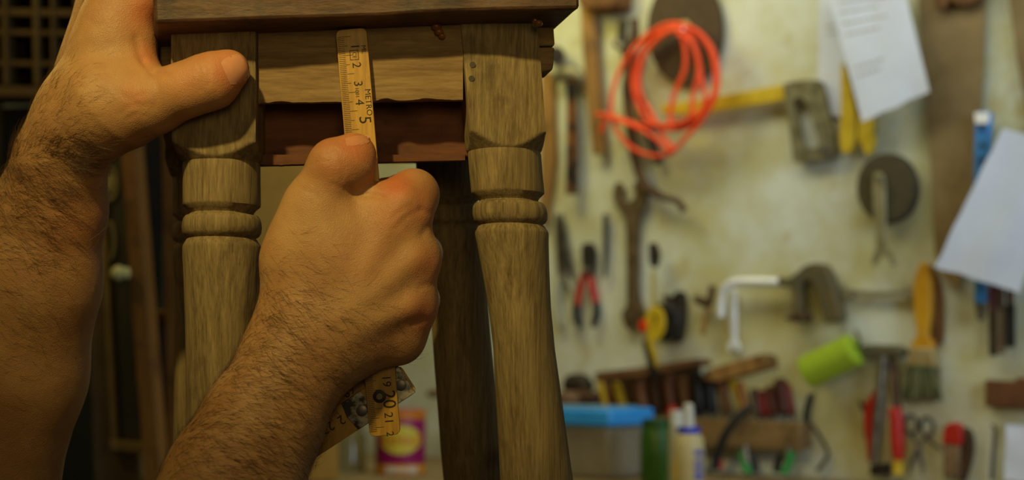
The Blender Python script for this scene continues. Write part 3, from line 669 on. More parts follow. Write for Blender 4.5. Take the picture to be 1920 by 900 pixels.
# 22 paintbrush
t = wthing('paintbrush', 'wide paintbrush with orange-yellow handle and greenish bristles', 'paintbrush', 1728, 620)
wflat(MB(), smoothpoly([(1722, 498), (1728, 491), (1737, 497), (1745, 530), (1744, 580), (1738, 626), (1746, 642), (1746, 656), (1708, 652), (1710, 640), (1718, 626), (1712, 580), (1712, 530)], 4), .012, .028).build('handle', mat('orange_yellow_varnish', hexc(196, 136, 20), hexc(214, 158, 36), .4), t, bevel=.004)
wflat(MB(), [(1704, 650), (1748, 653), (1754, 690), (1700, 688)], .008, .034).build('ferrule', mat('ferrule_metal', hexc(186, 170, 116), hexc(150, 120, 70), .5, .3), t, bevel=.003)
mb = MB(); R_ = random.Random(4)
for i in range(170):
    u = R_.random(); w_ = R_.uniform(.010, .034); x0 = 1702+u*50; x1 = 1693+u*72+R_.uniform(-3, 3)
    wtube(mb, [(x0, 684, w_), ((x0+x1)/2, 715, w_), (x1, 744+R_.uniform(-6, 8), w_)], [1.9, 1.7, 1.1], 5)
o = mb.build('bristles', mat('green_bristles', hexc(72, 84, 52), hexc(128, 122, 78), .8, scale=20, bump=0), t); o['kind'] = 'stuff'
m = MB(); wflat(m, smoothpoly([(1742, 500), (1756, 512), (1768, 560), (1768, 640), (1758, 650), (1762, 740), (1748, 742), (1744, 650), (1744, 560)], 4), .002, .008)
wsolo('wooden_spatula', m, M_BRWOOD, 'narrow brown spatula hanging behind the paintbrush', 'spatula', 1755, 620, bevel=.001)
# 23 lime sponge
t = wthing('paint_roller', 'lime green roller on the wall left of the red handled cutters', 'roller', 1560, 676)
wtube(MB(), [(1512, 700, .04), (1516, 697, .04), (1602, 656, .04), (1607, 653, .04)], [24, 31, 31, 24], 26).build('roller_sleeve', mat('lime_foam', hexc(150, 178, 30), hexc(172, 196, 50), .95, scale=120, bump=.6), t)
wtube(MB(), spline([(1604, 654, .04), (1612, 644, .05), (1610, 632, .05), (1606, 622, .02)], 5), 4, 10).build('wire_frame', M_STEEL, t)
# 24 big cutters with red grips
t = wthing('long_pincers', 'long steel pincers with red grips hanging at the lower right', 'pincers', 1660, 750)
wflat(MB(), smoothpoly([(1612, 654), (1622, 646), (1650, 646), (1680, 648), (1692, 660), (1680, 672), (1655, 668), (1625, 676), (1612, 670)], 4), .012, .040).build('head', mat('grey_forged_head', hexc(84, 80, 60), hexc(120, 114, 86), .5, .4, 50, .3), t, bevel=.003)
wtube(MB(), [(1656, 664, .034), (1650, 740, .036), (1644, 800, .036), (1638, 868, .036)], [7, 8, 8, 7], 14).build('shaft', M_STEEL, t)
wtube(MB(), [(1672, 664, .026), (1678, 720, .026), (1684, 790, .026)], [7, 8, 8], 14).build('shaft', M_RUST, t)
wtube(MB(), spline([(1646, 734, .02), (1634, 760, .02), (1632, 800, .02), (1638, 866, .02)], 5), [7]*4+[12]*8+[10]*4, 14).build('grip', M_RED, t)
wtube(MB(), spline([(1678, 764, .028), (1682, 800, .028), (1684, 862, .028)], 5), [9]+[13]*8+[11, 10], 14).build('grip', M_RED, t)
wflat(MB(), [(1630, 872), (1662, 868), (1662, 892), (1630, 892)], .01, .03).build('lower_grip', M_DARKIRON, t, bevel=.002)
wtube(MB(), [(1684, 864, .028), (1684, 890, .028)], 10, 14).build('lower_grip', M_YEL, t)
m = wtube(MB(), [(1612, 752, .02), (1622, 770, .02), (1634, 792, .02)], [3, 5, 4], 10); wsolo('black_scriber', m, M_BLACK, 'short black scriber poking out left of the red grips', 'scriber', 1622, 770)
# 25 scissors
t = wthing('scissors', 'dark metal scissors with round finger rings hanging right of the red grips', 'scissors', 1716, 810)
for cx, cy in ((1708, 796), (1738, 800)):
    m = MB(); pts = [WP(x, y, .02) for x, y in ell(cx, cy, 12, 17, 22)]; m.tube(pts+[pts[0], pts[1]], .0028, 8, cap=False); m.build('finger_ring', M_DARKIRON, t)
wtube(MB(), [(1708, 812, .02), (1722, 838, .02), (1728, 870, .02), (1731, 891, .02)], [4, 6, 6, 2], 10, flat=.5).build('blade', M_STEEL, t)
wtube(MB(), [(1738, 816, .024), (1722, 838, .024), (1708, 870, .024), (1702, 891, .024)], [4, 6, 6, 2], 10, flat=.5).build('blade', M_STEEL, t)
wtube(MB(), [(1722, 838, .01), (1722, 838, .032)], 4, 10).build('pivot', M_STEEL, t)
wtube(MB(), spline([(1736, 820, .02), (1752, 834, .02), (1764, 842, .02)], 5), 2.5, 8).build('catch_wire', M_DARKIRON, t)
# 26 pruning knife with red top
t = wthing('folding_saw', 'closed folding tool with red top and brown side at the lower right', 'knife', 1790, 850)
wflat(MB(), smoothpoly([(1768, 812), (1772, 798), (1786, 792), (1800, 800), (1802, 830), (1796, 836), (1780, 832), (1768, 832)], 4), .012, .030).build('handle_top', M_RED, t, bevel=.002)
wflat(MB(), [(1766, 830), (1799, 834), (1798, 893), (1768, 896)], .010, .028).build('handle', mat('tan_brown', hexc(110, 84, 56), hexc(140, 110, 76), .6), t, bevel=.003)
wflat(MB(), smoothpoly([(1802, 806), (1812, 804), (1820, 822), (1818, 860), (1806, 900), (1800, 900), (1801, 840)], 4), .006, .022).build('blade_guard', M_DKWOOD, t, bevel=.002)
m = wtube(MB(), spline([(1860, 798, .015), (1866, 806, .015), (1863, 850, .015), (1860, 900, .015)], 5), [3]*5+[4]*11, 8); wsolo('thin_rod', m, M_DARKIRON, 'thin dark rod hanging at the lower right beside the pale paper', 'rod', 1862, 850)
m = MB(); wflat(m, [(1846, 712), (1902, 716), (1904, 708), (1990, 712), (1990, 766), (1846, 762)], .002, .024); wsolo('wood_block', m, mat('red_brown_block', hexc(92, 54, 26), hexc(116, 72, 38), .8), 'reddish brown wooden block fixed at the right edge of the wall', 'block', 1890, 738, bevel=.002)

# ------------------------------------------------------------------ tool rack above the bench
def rail3(x0, x1, y0, y1, w0, w1): return wflat(MB(), [(x0, y0), (x1, y0), (x1, y1), (x0, y1)], w0, w1)
t = wthing('tool_rack', 'long rough wooden tool rack holding handles above the bench', 'rack', 1360, 815)
M_RACK = wood('rack_wood', hexc(108, 82, 48), hexc(150, 120, 76), hexc(78, 56, 32), (.1, 1, 1), 70)
wflat(MB(), [(1060, 776), (1500, 792), (1500, 846), (1060, 824)], .062, .085).build('front_board', M_RACK, t, bevel=.002)
wflat(MB(), [(1060, 776), (1498, 796), (1498, 842), (1060, 824)], .001, .016).build('rear_board', M_RACK, t, bevel=.002)
wflat(MB(), [(1482, 796), (1500, 796), (1500, 842), (1482, 842)], .0165, .0615).build('end_board', M_RACK, t, bevel=.001)
t2 = [ # x top, y top, x bottom, radius, colour, kind, label
 (1124, 712, 1142, 7, M_YEL, 'screwdriver', 'slim yellow handle standing leftmost above the blue lid'),
 (1154, 718, 1178, 9, M_YEL, 'screwdriver', 'thicker yellow handle standing second from the left above the blue lid'),
 (1134, 720, 1152, 11, mat('maroon_wood', hexc(92, 42, 26), rough=.6), 'chisel', 'maroon handle between the two yellow handles'),
 (1196, 700, 1212, 12, mat('pinkish_wood', hexc(150, 98, 60), hexc(120, 76, 46), .6), 'chisel', 'pinkish wooden handle right of the yellow pair'),
 (1222, 690, 1236, 12, M_DKWOOD, 'chisel', 'dark brown handle under the tape measure strap'),
 (1250, 700, 1262, 12, mat('warm_brown', hexc(120, 70, 38), hexc(92, 54, 30), .6), 'chisel', 'warm brown handle in front of the wooden box'),
 (1278, 706, 1290, 12, M_BRWOOD, 'chisel', 'brown handle left of the black handles'),
 (1306, 700, 1314, 14, M_BLACK, 'screwdriver', 'first thick black handle under the slanting board'),
 (1330, 694, 1336, 12, mat('blue_black', hexc(34, 36, 44), rough=.5), 'screwdriver', 'second thick black handle under the slanting board'),
 (1352, 706, 1366, 12, M_BRWOOD, 'chisel', 'brown handle right of the black handles'),
 (1370, 708, 1404, 8, M_YEL, 'ruler', 'leaning yellow handle right of the black handles'),
 (1386, 716, 1402, 9, mat('amber_handle', hexc(160, 96, 30), rough=.4), 'screwdriver', 'amber handle behind the leaning yellow handle'),
 (1413, 728, 1424, 9, mat('grey_red', hexc(92, 74, 64), rough=.6), 'chisel', 'greyish handle leftmost in the red group at the rack end'),
 (1427, 732, 1438, 9, mat('dark_red', hexc(128, 30, 22), rough=.5), 'screwdriver', 'dark red handle second in the red group at the rack end'),
 (1443, 724, 1452, 10, mat('brown_red', hexc(92, 44, 28), rough=.6), 'chisel', 'brown red handle third in the red group at the rack end'),
 (1462, 710, 1476, 14, mat('dark_brown_red', hexc(72, 34, 24), rough=.6), 'chisel', 'tallest dark handle last in the red group at the rack end'),
 (1476, 718, 1490, 6, mat('bright_dark_red', hexc(122, 34, 28), rough=.5), 'screwdriver', 'thin red handle at the right end of the rack')]
for xt, yt, xb, r, mt, kd, lb in t2:
    t = wthing({'ruler': 'flat_ruler'}.get(kd, kd), lb, kd, xb, 800, 'handles in the tool rack')
    w_ = .024 if xt == 1134 else .038; f = lambda k: (xt+(xb-xt)*k, yt+(790-yt)*k, w_)
    wtube(MB(), [f(0), f(.05), f(.2), f(.55), f(.78), f(.86)], [r*.55, r*.85, r, r*.88, r*.95, r*.6], 14).build('handle', mt, t)
    wtube(MB(), [f(.84), f(1.05), f(1.5)], [3, 3, 2.5], 8).build('shank', M_STEEL, t)
# wooden box lying on the rack, slanting board, dark lumps
t = wthing('wooden_box', 'dark wooden box lying on the rack left of the slanting board', 'box', 1220, 700)
wflat(MB(), [(1115, 698), (1190, 690), (1304, 672), (1310, 684), (1200, 706), (1116, 716)], .052, .10).build('lid', M_BRWOOD, t, bevel=.002)
wflat(MB(), [(1120, 714), (1200, 704), (1306, 686), (1304, 768), (1120, 768)], .001, .016).build('back_board', M_DKWOOD, t, bevel=.002)
m = MB(); wflat(m, [(1334, 690), (1428, 663), (1438, 672), (1437, 690), (1345, 716), (1316, 712)], .03, .07); wsolo('wooden_board', m, M_WH, 'short light wooden board slanting above the rack', 'board', 1380, 690, bevel=.002)
for i, (x, y, rx, ry, mt, lb) in enumerate(((1082, 722, 34, 20, M_DARKIRON, 'dark rounded lump highest on the rack beside the stool leg'), (1098, 745, 30, 16, M_DKWOOD, 'dark brown lump above the blue lid'), (1068, 748, 26, 14, mat('pinkish_brown', hexc(120, 88, 62), hexc(90, 62, 44), .8), 'pinkish brown lump just above the blue lid beside the stool leg'))):
    m = MB(); s_ = WS(x, y); m.sphere(WP(x, y, .04+i*.045), (rx*s_, .018, ry*s_), 18, (U, N, V))
    for v in m.v: v += (v-WP(x, y, .04+i*.045)).normalized()*mnoise.noise(v*40)*.006
    wsolo('old_rag', m, mt, lb, 'rag', x, y, 'lumps on the rack')

# ------------------------------------------------------------------ things on the bench
def BP(px, w_, z=BZ):
    q = WP(px, 683, w_); q.z = z; return q
def dep(q): return (q-CAM).dot(FW)
def lathe(c, prof, n=40, ax=Vector((0, 0, 1)), cap=True):
    return MB().tube([c+ax*h for h, r in prof], [max(r, .0004) for h, r in prof], n, ref=Vector((0, 1, 0)), cap=cap)
# plastic box with a blue lid
t = thing('storage_box', 'translucent plastic box with a bright blue lid on the bench', 'box', BP(1120, .2), -AW)
q = BP(1110, .22); d_ = dep(q); s_ = d_/FPX
zt = P(1110, 797, d_).z; zl = P(1110, 764, d_).z
def tbox(c, hx, hy, z0, z1, tp):
    f = lambda k, z: [Vector((c.x, c.y, z))+U*(i*hx*k)+N*(j*hy*k) for i, j in ((-1, -1), (1, -1), (1, 1), (-1, 1))]
    return MB().hexa(f(tp, z0), f(1, z1))
M_CLEAR = plain('translucent_plastic', hexc(196, 186, 160), .3, trans=.55)
cx_ = q-U*.012
tbox(cx_, .088, .058, BZ+.001, zt, .93).build('container', M_CLEAR, t, bevel=.006, seg=3)
tbox(cx_, .097, .066, zt+.0005, zl, 1.0).build('lid', mat('blue_lid', hexc(50, 150, 232), hexc(60, 160, 240), .35, bump=0), t, bevel=.006, seg=3)
tbox(cx_, .075, .046, zl+.0003, zl+.003, 1.0).build('lid_panel', mat('pale_blue_panel', hexc(120, 160, 180), rough=.3, bump=0), t, bevel=.001)
# green jar
q = BP(1229, .30); d_ = dep(q); s_ = d_/FPX; h_ = P(1229, 800, d_).z-BZ
t = thing('green_container', 'dark green plastic container between blue lidded box and glue bottle', 'container', q)
lathe(q, [(0, 28*s_), (.004, 30*s_), (h_*.8, 30*s_), (h_*.93, 27*s_), (h_, 24*s_)]).build('container_body', mat('green_plastic', hexc(46, 92, 24), hexc(66, 108, 36), .35, trans=.2, bump=0), t)
lathe(q, [(h_, 26*s_), (h_+.012, 26*s_)]).build('cap', mat('dark_green_cap', hexc(36, 80, 36), rough=.5), t)
# glue bottle
q = BP(1290, .42); d_ = dep(q); s_ = d_/FPX; Z = lambda y: P(1290, y, d_).z-BZ
t = thing('glue_bottle', 'cream glue bottle with blue collar and nozzle in front of the rack', 'bottle', q)
lathe(q, [(0, 26*s_), (.003, 29*s_), (Z(840), 29*s_), (Z(822), 27*s_), (Z(812), 20*s_)]).build('bottle_body', mat('cream_plastic', hexc(186, 172, 124), hexc(196, 182, 134), .4, bump=0), t)
lathe(q, [(Z(814), 21*s_), (Z(801), 21*s_)]).build('collar', mat('royal_blue', hexc(30, 50, 190), rough=.4, bump=0), t)['label'] = 'blue collar'
lathe(q, [(Z(801), 11*s_), (Z(775), 10*s_), (Z(760), 9*s_), (Z(757), 5*s_)]).build('nozzle', mat('white_cap', hexc(200, 200, 190), rough=.4, bump=0), t)
def onbottle(q, r, pts, dr=.0006, seg=8):      # label patch wrapped on a cylinder: pts = (angle deg, z)
    out = MB(); (a0, z0), (a1, z1) = pts
    for i in range(seg+1):
        a = math.radians(a0+(a1-a0)*i/seg); dv = Vector((math.sin(a), -math.cos(a), 0))
        for z in (z0, z1):
            for e in (dr, dr-.0008): out.v.append(Vector((q.x, q.y, BZ+z))+dv*(r+e))
    for i in range(seg):
        b = i*4; out.f += [(b, b+4, b+6, b+2), (b+3, b+7, b+5, b+1), (b, b+1, b+5, b+4), (b+2, b+6, b+7, b+3)]
    out.f += [(0, 2, 3, 1), (seg*4, seg*4+1, seg*4+3, seg*4+2)]
    return out
M_RBLUE = mat('label_blue', hexc(34, 56, 180), rough=.5, bump=0)
for ya, yb_ in ((844, 852), (860, 866), (872, 880), (886, 896)):
    onbottle(q, 29*s_, [(12, Z(ya)), (52, Z(yb_))]).build('label_mark', M_RBLUE, t)
onbottle(q, 29*s_, [(-86, Z(862)), (-60, Z(900))]).build('label_edge', M_YEL, t)
q = BP(1268, .34); d_ = dep(q); s_ = d_/FPX; Z2 = P(1268, 770, d_).z-BZ
t = thing('white_bottle', 'small white capped bottle just behind the glue bottle', 'bottle', q)
lathe(q, [(0, 16*s_), (Z2-.03, 16*s_), (Z2-.024, 12*s_)]).build('bottle_body', mat('grey_white', hexc(150, 146, 120), rough=.5), t)
lathe(q, [(Z2-.024, 13*s_), (Z2, 13*s_)]).build('cap', mat('white_plastic', hexc(205, 206, 196), rough=.4, bump=0), t)
# red items in the rack shade
q = WP(1262, 776, .07); m = MB().sphere(q, (.012, .012, .016), 16); wsolo('bottle_cap', m, M_RED, 'small red cap above the white capped bottle', 'cap', 1262, 776)
# tin with purple and yellow label
q = BP(752, .40); d_ = dep(q); s_ = d_/FPX; R_c = 47*s_; Z = lambda y: P(752, y, d_).z-P(752, 893, d_).z
q.z = BZ
t = thing('paint_tin', 'tin with purple label, yellow oval and red lettering seen between the stool legs', 'tin', q)
lathe(q, [(0, R_c*.985), (.003, R_c), (Z(778), R_c), (Z(774), R_c*.97), (Z(772), R_c*.9)]).build('tin_body', mat('purple_label', hexc(140, 10, 84), hexc(150, 16, 92), .4, bump=0), t)
lathe(q, [(Z(790), R_c*1.006), (Z(773), R_c*1.006)]).build('lid', mat('orange_lid', hexc(206, 120, 20), rough=.4, bump=0), t)
lathe(q, [(.002, R_c*1.006), (Z(873), R_c*1.006)]).build('orange_band', mat('orange_band', hexc(210, 140, 24), rough=.5, bump=0), t)
def cylpt(a, z, e): return Vector((q.x, q.y, BZ+z))+Vector((math.sin(a), -math.cos(a), 0))*(R_c+e)
a_mid = math.atan2(q.x, q.y)*-1
def cylpatch(mb, outline, e):          # outline in px around (752, y)
    n = 6; cxy = (sum(p[0] for p in outline)/len(outline), sum(p[1] for p in outline)/len(outline)); rings = []
    for k in range(n+1):
        rings.append([(cxy[0]+(x-cxy[0])*k/n, cxy[1]+(y-cxy[1])*k/n) for x, y in outline])
    m_ = len(outline); vs = [cylpt(a_mid+math.asin(max(-.98, min(.98, (x-752)/48))), Z(y), e) for r in rings for x, y in r]
    fs = [((k*m_+i), (k*m_+(i+1) % m_), ((k+1)*m_+(i+1) % m_), ((k+1)*m_+i)) for k in range(n) for i in range(m_)]
    mb.add(vs, fs); return mb
cylpatch(MB(), ell(752, 827, 38, 27, 40), .0008).build('yellow_oval', mat('label_yellow', hexc(214, 196, 60), rough=.5, bump=0), t)
cylpatch(MB(), [(726, 876), (782, 876), (782, 890), (726, 890)], .0018).build('white_panel', mat('label_white', hexc(205, 196, 180), rough=.5, bump=0), t)
m = MB(); put_text(m, 'KEMAZ', 24, None, None, None, fn=lambda x, y: cylpt(a_mid+math.asin(max(-.98, min(.98, x*1.0/48))), Z(830-y), .0016)); m.build('lettering', mat('label_red', hexc(214, 60, 20), rough=.5, bump=0), t, smooth=False)
lathe(Vector((q.x, q.y, BZ))+RT*(-R_c*.45)+Vector((0, -R_c*.2, 0)), [(Z(772)+.0005, .012), (Z(766), .012), (Z(760), .006)]).build('lid_tab', mat('green_tab', hexc(90, 200, 30), rough=.4, bump=0), t)
# glass jars
M_GLASS = plain('jar_glass', hexc(190, 186, 140), .12, trans=.75)
for i, (px_, w_, yt, r, lb) in enumerate(((655, .42, 798, 34, 'clear glass jar left of the purple tin'), (610, .30, 790, 30, 'clear glass jar half hidden behind the bare forearm'))):
    q2 = BP(px_, w_); s2 = dep(q2)/FPX; h2 = P(px_, yt, dep(q2)).z-BZ; h2 = max(h2, .06)
    t = thing('glass_jar', lb, 'jar', q2)
    lathe(q2, [(0, r*s2*.9), (.004, r*s2), (h2*.78, r*s2), (h2*.9, r*s2*.78), (h2, r*s2*.72)]).build('jar_body', M_GLASS, t)
    lathe(q2, [(h2+.0004, r*s2*.78), (h2+.014, r*s2*.78)]).build('lid', mat('tin_lid', hexc(150, 140, 100), rough=.4, metal=.6), t)
m = MB(); q3 = WP(816, 738, .06); m.sphere(q3, (.024, .010, .008), 16, (U, N, V)); wsolo('round_peg', m, M_BRWOOD, 'small brown peg on the wall between the right hand stool legs', 'peg', 816, 738)
# green handled tools and cables in front of the rack
def ctube(name, pts, rpx, mt, label, cat, wt=True): return wsolo(name, wtube(MB(), spline(pts, 6), rpx, 12), mt, label, cat, pts[0][0], pts[0][1])
M_GRN = mat('green_grip', hexc(34, 140, 62), hexc(44, 156, 72), .45, bump=0)
for x, s_, lb in ((1392, 1, 'left one of two green handled pliers under the rack'), (1482, -1, 'right one of two green handled pliers under the rack')):
    t = wthing('garden_pliers', lb, 'pliers', x, 880, 'green handled pliers')
    wtube(MB(), spline([(x-2*s_, 848, .10), (x+4*s_, 872, .10), (x+10*s_, 882, .10), (x+12*s_, 888, .10)], 5), 7, 12).build('grip', M_GRN, t)
    wtube(MB(), spline([(x+16*s_, 852, .096), (x+24*s_, 872, .096), (x+26*s_, 886, .096)], 5), 7, 12).build('grip', M_BLACK, t)
    wtube(MB(), [(x+4*s_, 836, .098), (x+8*s_, 866, .098)], [6, 9], 12).build('jaws', M_STEEL, t)
ctube('black_cable', [(1408, 762, .12), (1388, 778, .13), (1362, 812, .14), (1346, 850, .14), (1340, 880, .14)], 7.5, M_BLACK, 'thick dark cable bending down in front of the rack', 'cable')
ctube('black_cable', [(1526, 738, .04), (1516, 762, .04), (1512, 786, .04), (1530, 808, .05), (1552, 848, .05), (1540, 874, .05), (1532, 882, .05)], 3.5, M_DARKIRON, 'thin dark cable hanging past the right end of the rack', 'cable')
ctube('black_marker', [(1522, 740, .05), (1515, 765, .05), (1511, 790, .05)], 7, M_BLACK, 'short black handle leaning at the right end of the rack', 'handle')
ctube('cord', [(1344, 852, .10), (1350, 868, .10), (1353, 880, .10)], 5, M_RED, 'thin red cord hanging below the rack', 'cord')

# ------------------------------------------------------------------ left side: old cabinet, panels and rack
CD = 1.85
M_CABW = wood('cabinet_wood', hexc(120, 80, 34), hexc(160, 112, 52), hexc(92, 60, 28), (1, 1, .1), 70, rough=.5)
M_OLIVE = mat('grey_green_panel', hexc(66, 64, 46), hexc(80, 76, 54), .5, scale=14)
M_CREAM = mat('old_cream_moulding', hexc(132, 108, 62), hexc(150, 126, 76), .6, scale=20)
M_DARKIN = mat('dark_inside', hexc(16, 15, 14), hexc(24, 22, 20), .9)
cab = thing('old_cabinet', 'old brown cabinet with open grey-green door and pale knob left of the stool', 'cabinet', P(300, 2000, CD))
def pq(x0t, x1t, x0b, x1b, yt, yb__, d, th):
    return MB().prism([P(x0b, yb__, d), P(x1b, yb__, d), P(x1t, yt, d), P(x0t, yt, d)], FW*th)
def ln(xt, xb, y, yt=200, yb__=900): return xt+(xb-xt)*(y-yt)/(yb__-yt)
door = pq(150, 232, 152+45, 285, 150, 1500, CD+.004, .02).build('door', mat('door_paint', hexc(92, 74, 46), hexc(108, 88, 58), .6), cab, bevel=.002)
pq(188, 226, 218, 268, 200, 826, CD-.001, .004).build('door_panel', M_OLIVE, door, bevel=.001)
pq(174, 188, 208, 222, 200, 830, CD-.008, .010).build('moulding', M_CREAM, door, bevel=.002)
MB().prism([P(205, 845, CD-.010), P(275, 852, CD-.010), P(272, 832, CD-.010), P(205, 824, CD-.010)], FW*.012).build('moulding', M_CREAM, door, bevel=.002)
for cx, cy, rx, ry in ((206, 345, 13, 30), (204, 452, 11, 36)):
    pts = [P(x, y, CD-.003) for x, y in ell(cx, cy, rx, ry, 26)]
    MB().tube(pts+[pts[0], pts[1]], .0028, 8, cap=False).build('ornament', mat('pale_carving', hexc(160, 150, 104), rough=.5), door)
MB().sphere(P(206, 345, CD-.003), (.006, .003, .014), 12).build('ornament', mat('pale_carving2', hexc(176, 168, 120), rough=.5), door)
st = pq(220, 258, 258+10, 302, 150, 900, CD-.045, .045)
st = MB().prism([P(349, 1700, CD-.045), P(384, 1700, CD-.045), P(302, 900, CD-.045), P(248, 200, CD-.045), P(243, 130, CD-.045), P(214, 130, CD-.045), P(220, 200, CD-.045), P(270, 900, CD-.045)], FW*.045).build('door_edge', M_CABW, cab, bevel=.002)
k = MB(); k.tube([P(243, 512, CD-.055), P(226, 512, CD-.055)], .004, 12); k.sphere(P(222, 512, CD-.055), .0098, 18); k.sphere(P(238, 512, CD-.055), (.004, .007, .008), 14)
k.build('knob', mat('cream_knob', hexc(226, 220, 150), rough=.3, bump=0), cab)['label'] = 'pale cream knob'
pq(240, 340, 300, 372, 120, 1600, CD+.16, .01).build('back_panel', M_DARKIN, cab)
pq(298, 345, 330, 380, 120, 1600, CD+.02, .03).build('side_stile', M_CABW, cab, bevel=.002)
MB().prism([P(270, 601, CD+.04), P(326, 600, CD+.04), P(326, 584, CD+.04), P(268, 584, CD+.04)], FW*.12).build('shelf', M_CABW, cab, bevel=.001)
t = thing('dark_bottle', 'dim bluish bottle on the shelf inside the cabinet', 'bottle', P(300, 583, CD+.09))
c_ = P(303, 583.5, CD+.09); lathe(c_, [(0, .015), (.06, .015), (.085, .006), (.105, .006)]).build('bottle_body', mat('dim_bottle', hexc(52, 66, 62), hexc(64, 76, 66), .3, bump=0), t)
c_ = P(322, 900, CD-.2); 
m = MB().prism([P(100, 1500, CD+.12), P(215, 1500, CD+.12), P(190, 560, CD+.12), P(112, 560, CD+.12)], FW*.015)
solo('wooden_board', m, mat('dark_green_board', hexc(36, 38, 26), hexc(44, 46, 32), .7), 'dark green board leaning left of the cabinet door', 'board', P(150, 1500, CD+.12), bevel=.001)
m = MB().prism([P(446, 900, 2.3), P(634, 900, 2.3), P(620, 240, 2.45), P(470, 240, 2.45)], FW*.012)
solo('plywood_sheet', m, wood('ply', hexc(158, 118, 48), hexc(178, 138, 62)), 'tan wooden sheet leaning behind the stool between its left legs', 'board', P(500, 1100, 2.3), bevel=.001)
# slatted rack upper left
RD = 2.0
rk = thing('slatted_rack', 'brown slatted wooden rack of pigeonholes in the upper left corner', 'rack', P(40, 160, RD))
M_SLAT = wood('rack_slats', hexc(84, 66, 36), hexc(106, 86, 50), scale=60)
for y, h_ in ((-28, 12), (14, 14), (54, 10), (112, 10), (160, 20)):
    MB().prism([P(-60, y+h_, RD), P(200, y+h_+4, RD), P(200, y+4, RD), P(-60, y, RD)], FW*.12).build('shelf', M_SLAT, rk, bevel=.002)
for x in (-40, 4, 62, 96, 140, 186):
    MB().prism([P(x, 160, RD-.004), P(x+(12 if x != 96 else 7), 160, RD-.004), P(x+(10 if x != 96 else 6)-2, -40, RD-.004), P(x-3, -40, RD-.004)], FW*.124).build('upright', M_SLAT, rk, bevel=.002)
MB().prism([P(-60, 176, RD+.121), P(200, 176, RD+.121), P(200, -40, RD+.121), P(-60, -40, RD+.121)], FW*.01).build('back_panel', mat('rack_back', hexc(72, 56, 32), hexc(50, 38, 22), .9, scale=12), rk)
for x in (-38, 176):
    a_ = P(x, 176, RD+.03); MB().prism([a_+Vector((-.02, 0, -.001)), a_+Vector((.02, 0, -.001)), Vector((a_.x+.02, a_.y, 0)), Vector((a_.x-.02, a_.y, 0))], Vector((0, .04, 0))).build('leg', M_SLAT, rk, bevel=.002)
M_JAR = mat('dusty_jar', hexc(84, 66, 34), hexc(64, 50, 28), .6, scale=25)
rr = random.Random(2); cells = [(16, 58), (72, 94), (106, 138)]
for (x0, x1) in cells:
    for (y0, y1) in ((30, 54), (66, 112), (124, 160)):
        cx = (x0+x1)/2; s_ = RD/FPX*1.03; w__ = (x1-x0)*.40*s_; h__ = (y1-y0)*rr.uniform(.55, .85)*s_
        c_ = P(cx, y1, RD+.06)+V*.001
        solo('dusty_jar', lathe(c_, [(0, w__*.9), (h__*.1, w__), (h__*.8, w__), (h__, w__*.8)], 18), M_JAR, 'dusty brown jar in a pigeonhole of the slatted rack', 'jar', c_, group='jars in the slatted rack')
m = MB().prism([P(-60, 420, RD+.1), P(130, 420, RD+.1), P(124, 204, RD+.1), P(70, 198, RD+.1), P(-60, 206, RD+.1)], FW*.02)
solo('wooden_board', m, mat('dull_green_panel', hexc(52, 50, 32), hexc(62, 58, 38), .7, scale=10), 'dull green panel below the slatted rack in the upper left', 'board', P(30, 420, RD+.1), bevel=.002)

# ------------------------------------------------------------------ the person: one body surface from a smooth distance field
# working space: X right, Y up, Z towards the camera, millimetres, origin on the view axis at D0
def H(px, py, z): return np.array([(px-960)/FPX*(D0*1000-z), (450-py)/FPX*(D0*1000-z), z], float)
def h2w(p): return CAM + RT*(p[0]/1000) + UP*(p[1]/1000) + FW*(D0-p[2]/1000)
class Field:
    def __init__(s): s.p = []
    def cone(s, a, b, k=8, sq=1.0):          # a, b = (px, py, z, r px)
        sa = (D0*1000-a[2])/FPX; sb = (D0*1000-b[2])/FPX
        s.p.append((H(*a[:3]), H(*b[:3]), a[3]*sa, b[3]*sb, k, sq)); return s
    def chain(s, pts, k=8, sq=1.0):
        for i in range(len(pts)-1): s.cone(pts[i], pts[i+1], k if i == 0 else max(k*.6, 3), sq)
        return s
    def raw(s, a, b, ra, rb, k, sq=1.0): s.p.append((np.array(a, float), np.array(b, float), ra, rb, k, sq)); return s
    def __call__(s, q):
        d = None
        for a, b, ra, rb, k, sq in s.p:
            ab = b-a; L = max(ab @ ab, 1e-9)
            t = np.clip(((q-a) @ ab)/L, 0, 1)[..., None]
            o = q-(a+t*ab)
            if sq != 1.0: o = o*np.array([1, 1, 1/sq])
            di = np.sqrt((o*o).sum(-1))-(ra+t[..., 0]*(rb-ra))
            if k < 0:                       # negative k carves
                kk = -k; h = np.clip(.5-.5*(d+di)/kk, 0, 1); d = d*(1-h)-di*h+kk*h*(1-h)
            elif d is None: d = di
            else:
                h = np.clip(.5+.5*(d-di)/k, 0, 1); d = di*h+d*(1-h)-k*h*(1-h)
        return d
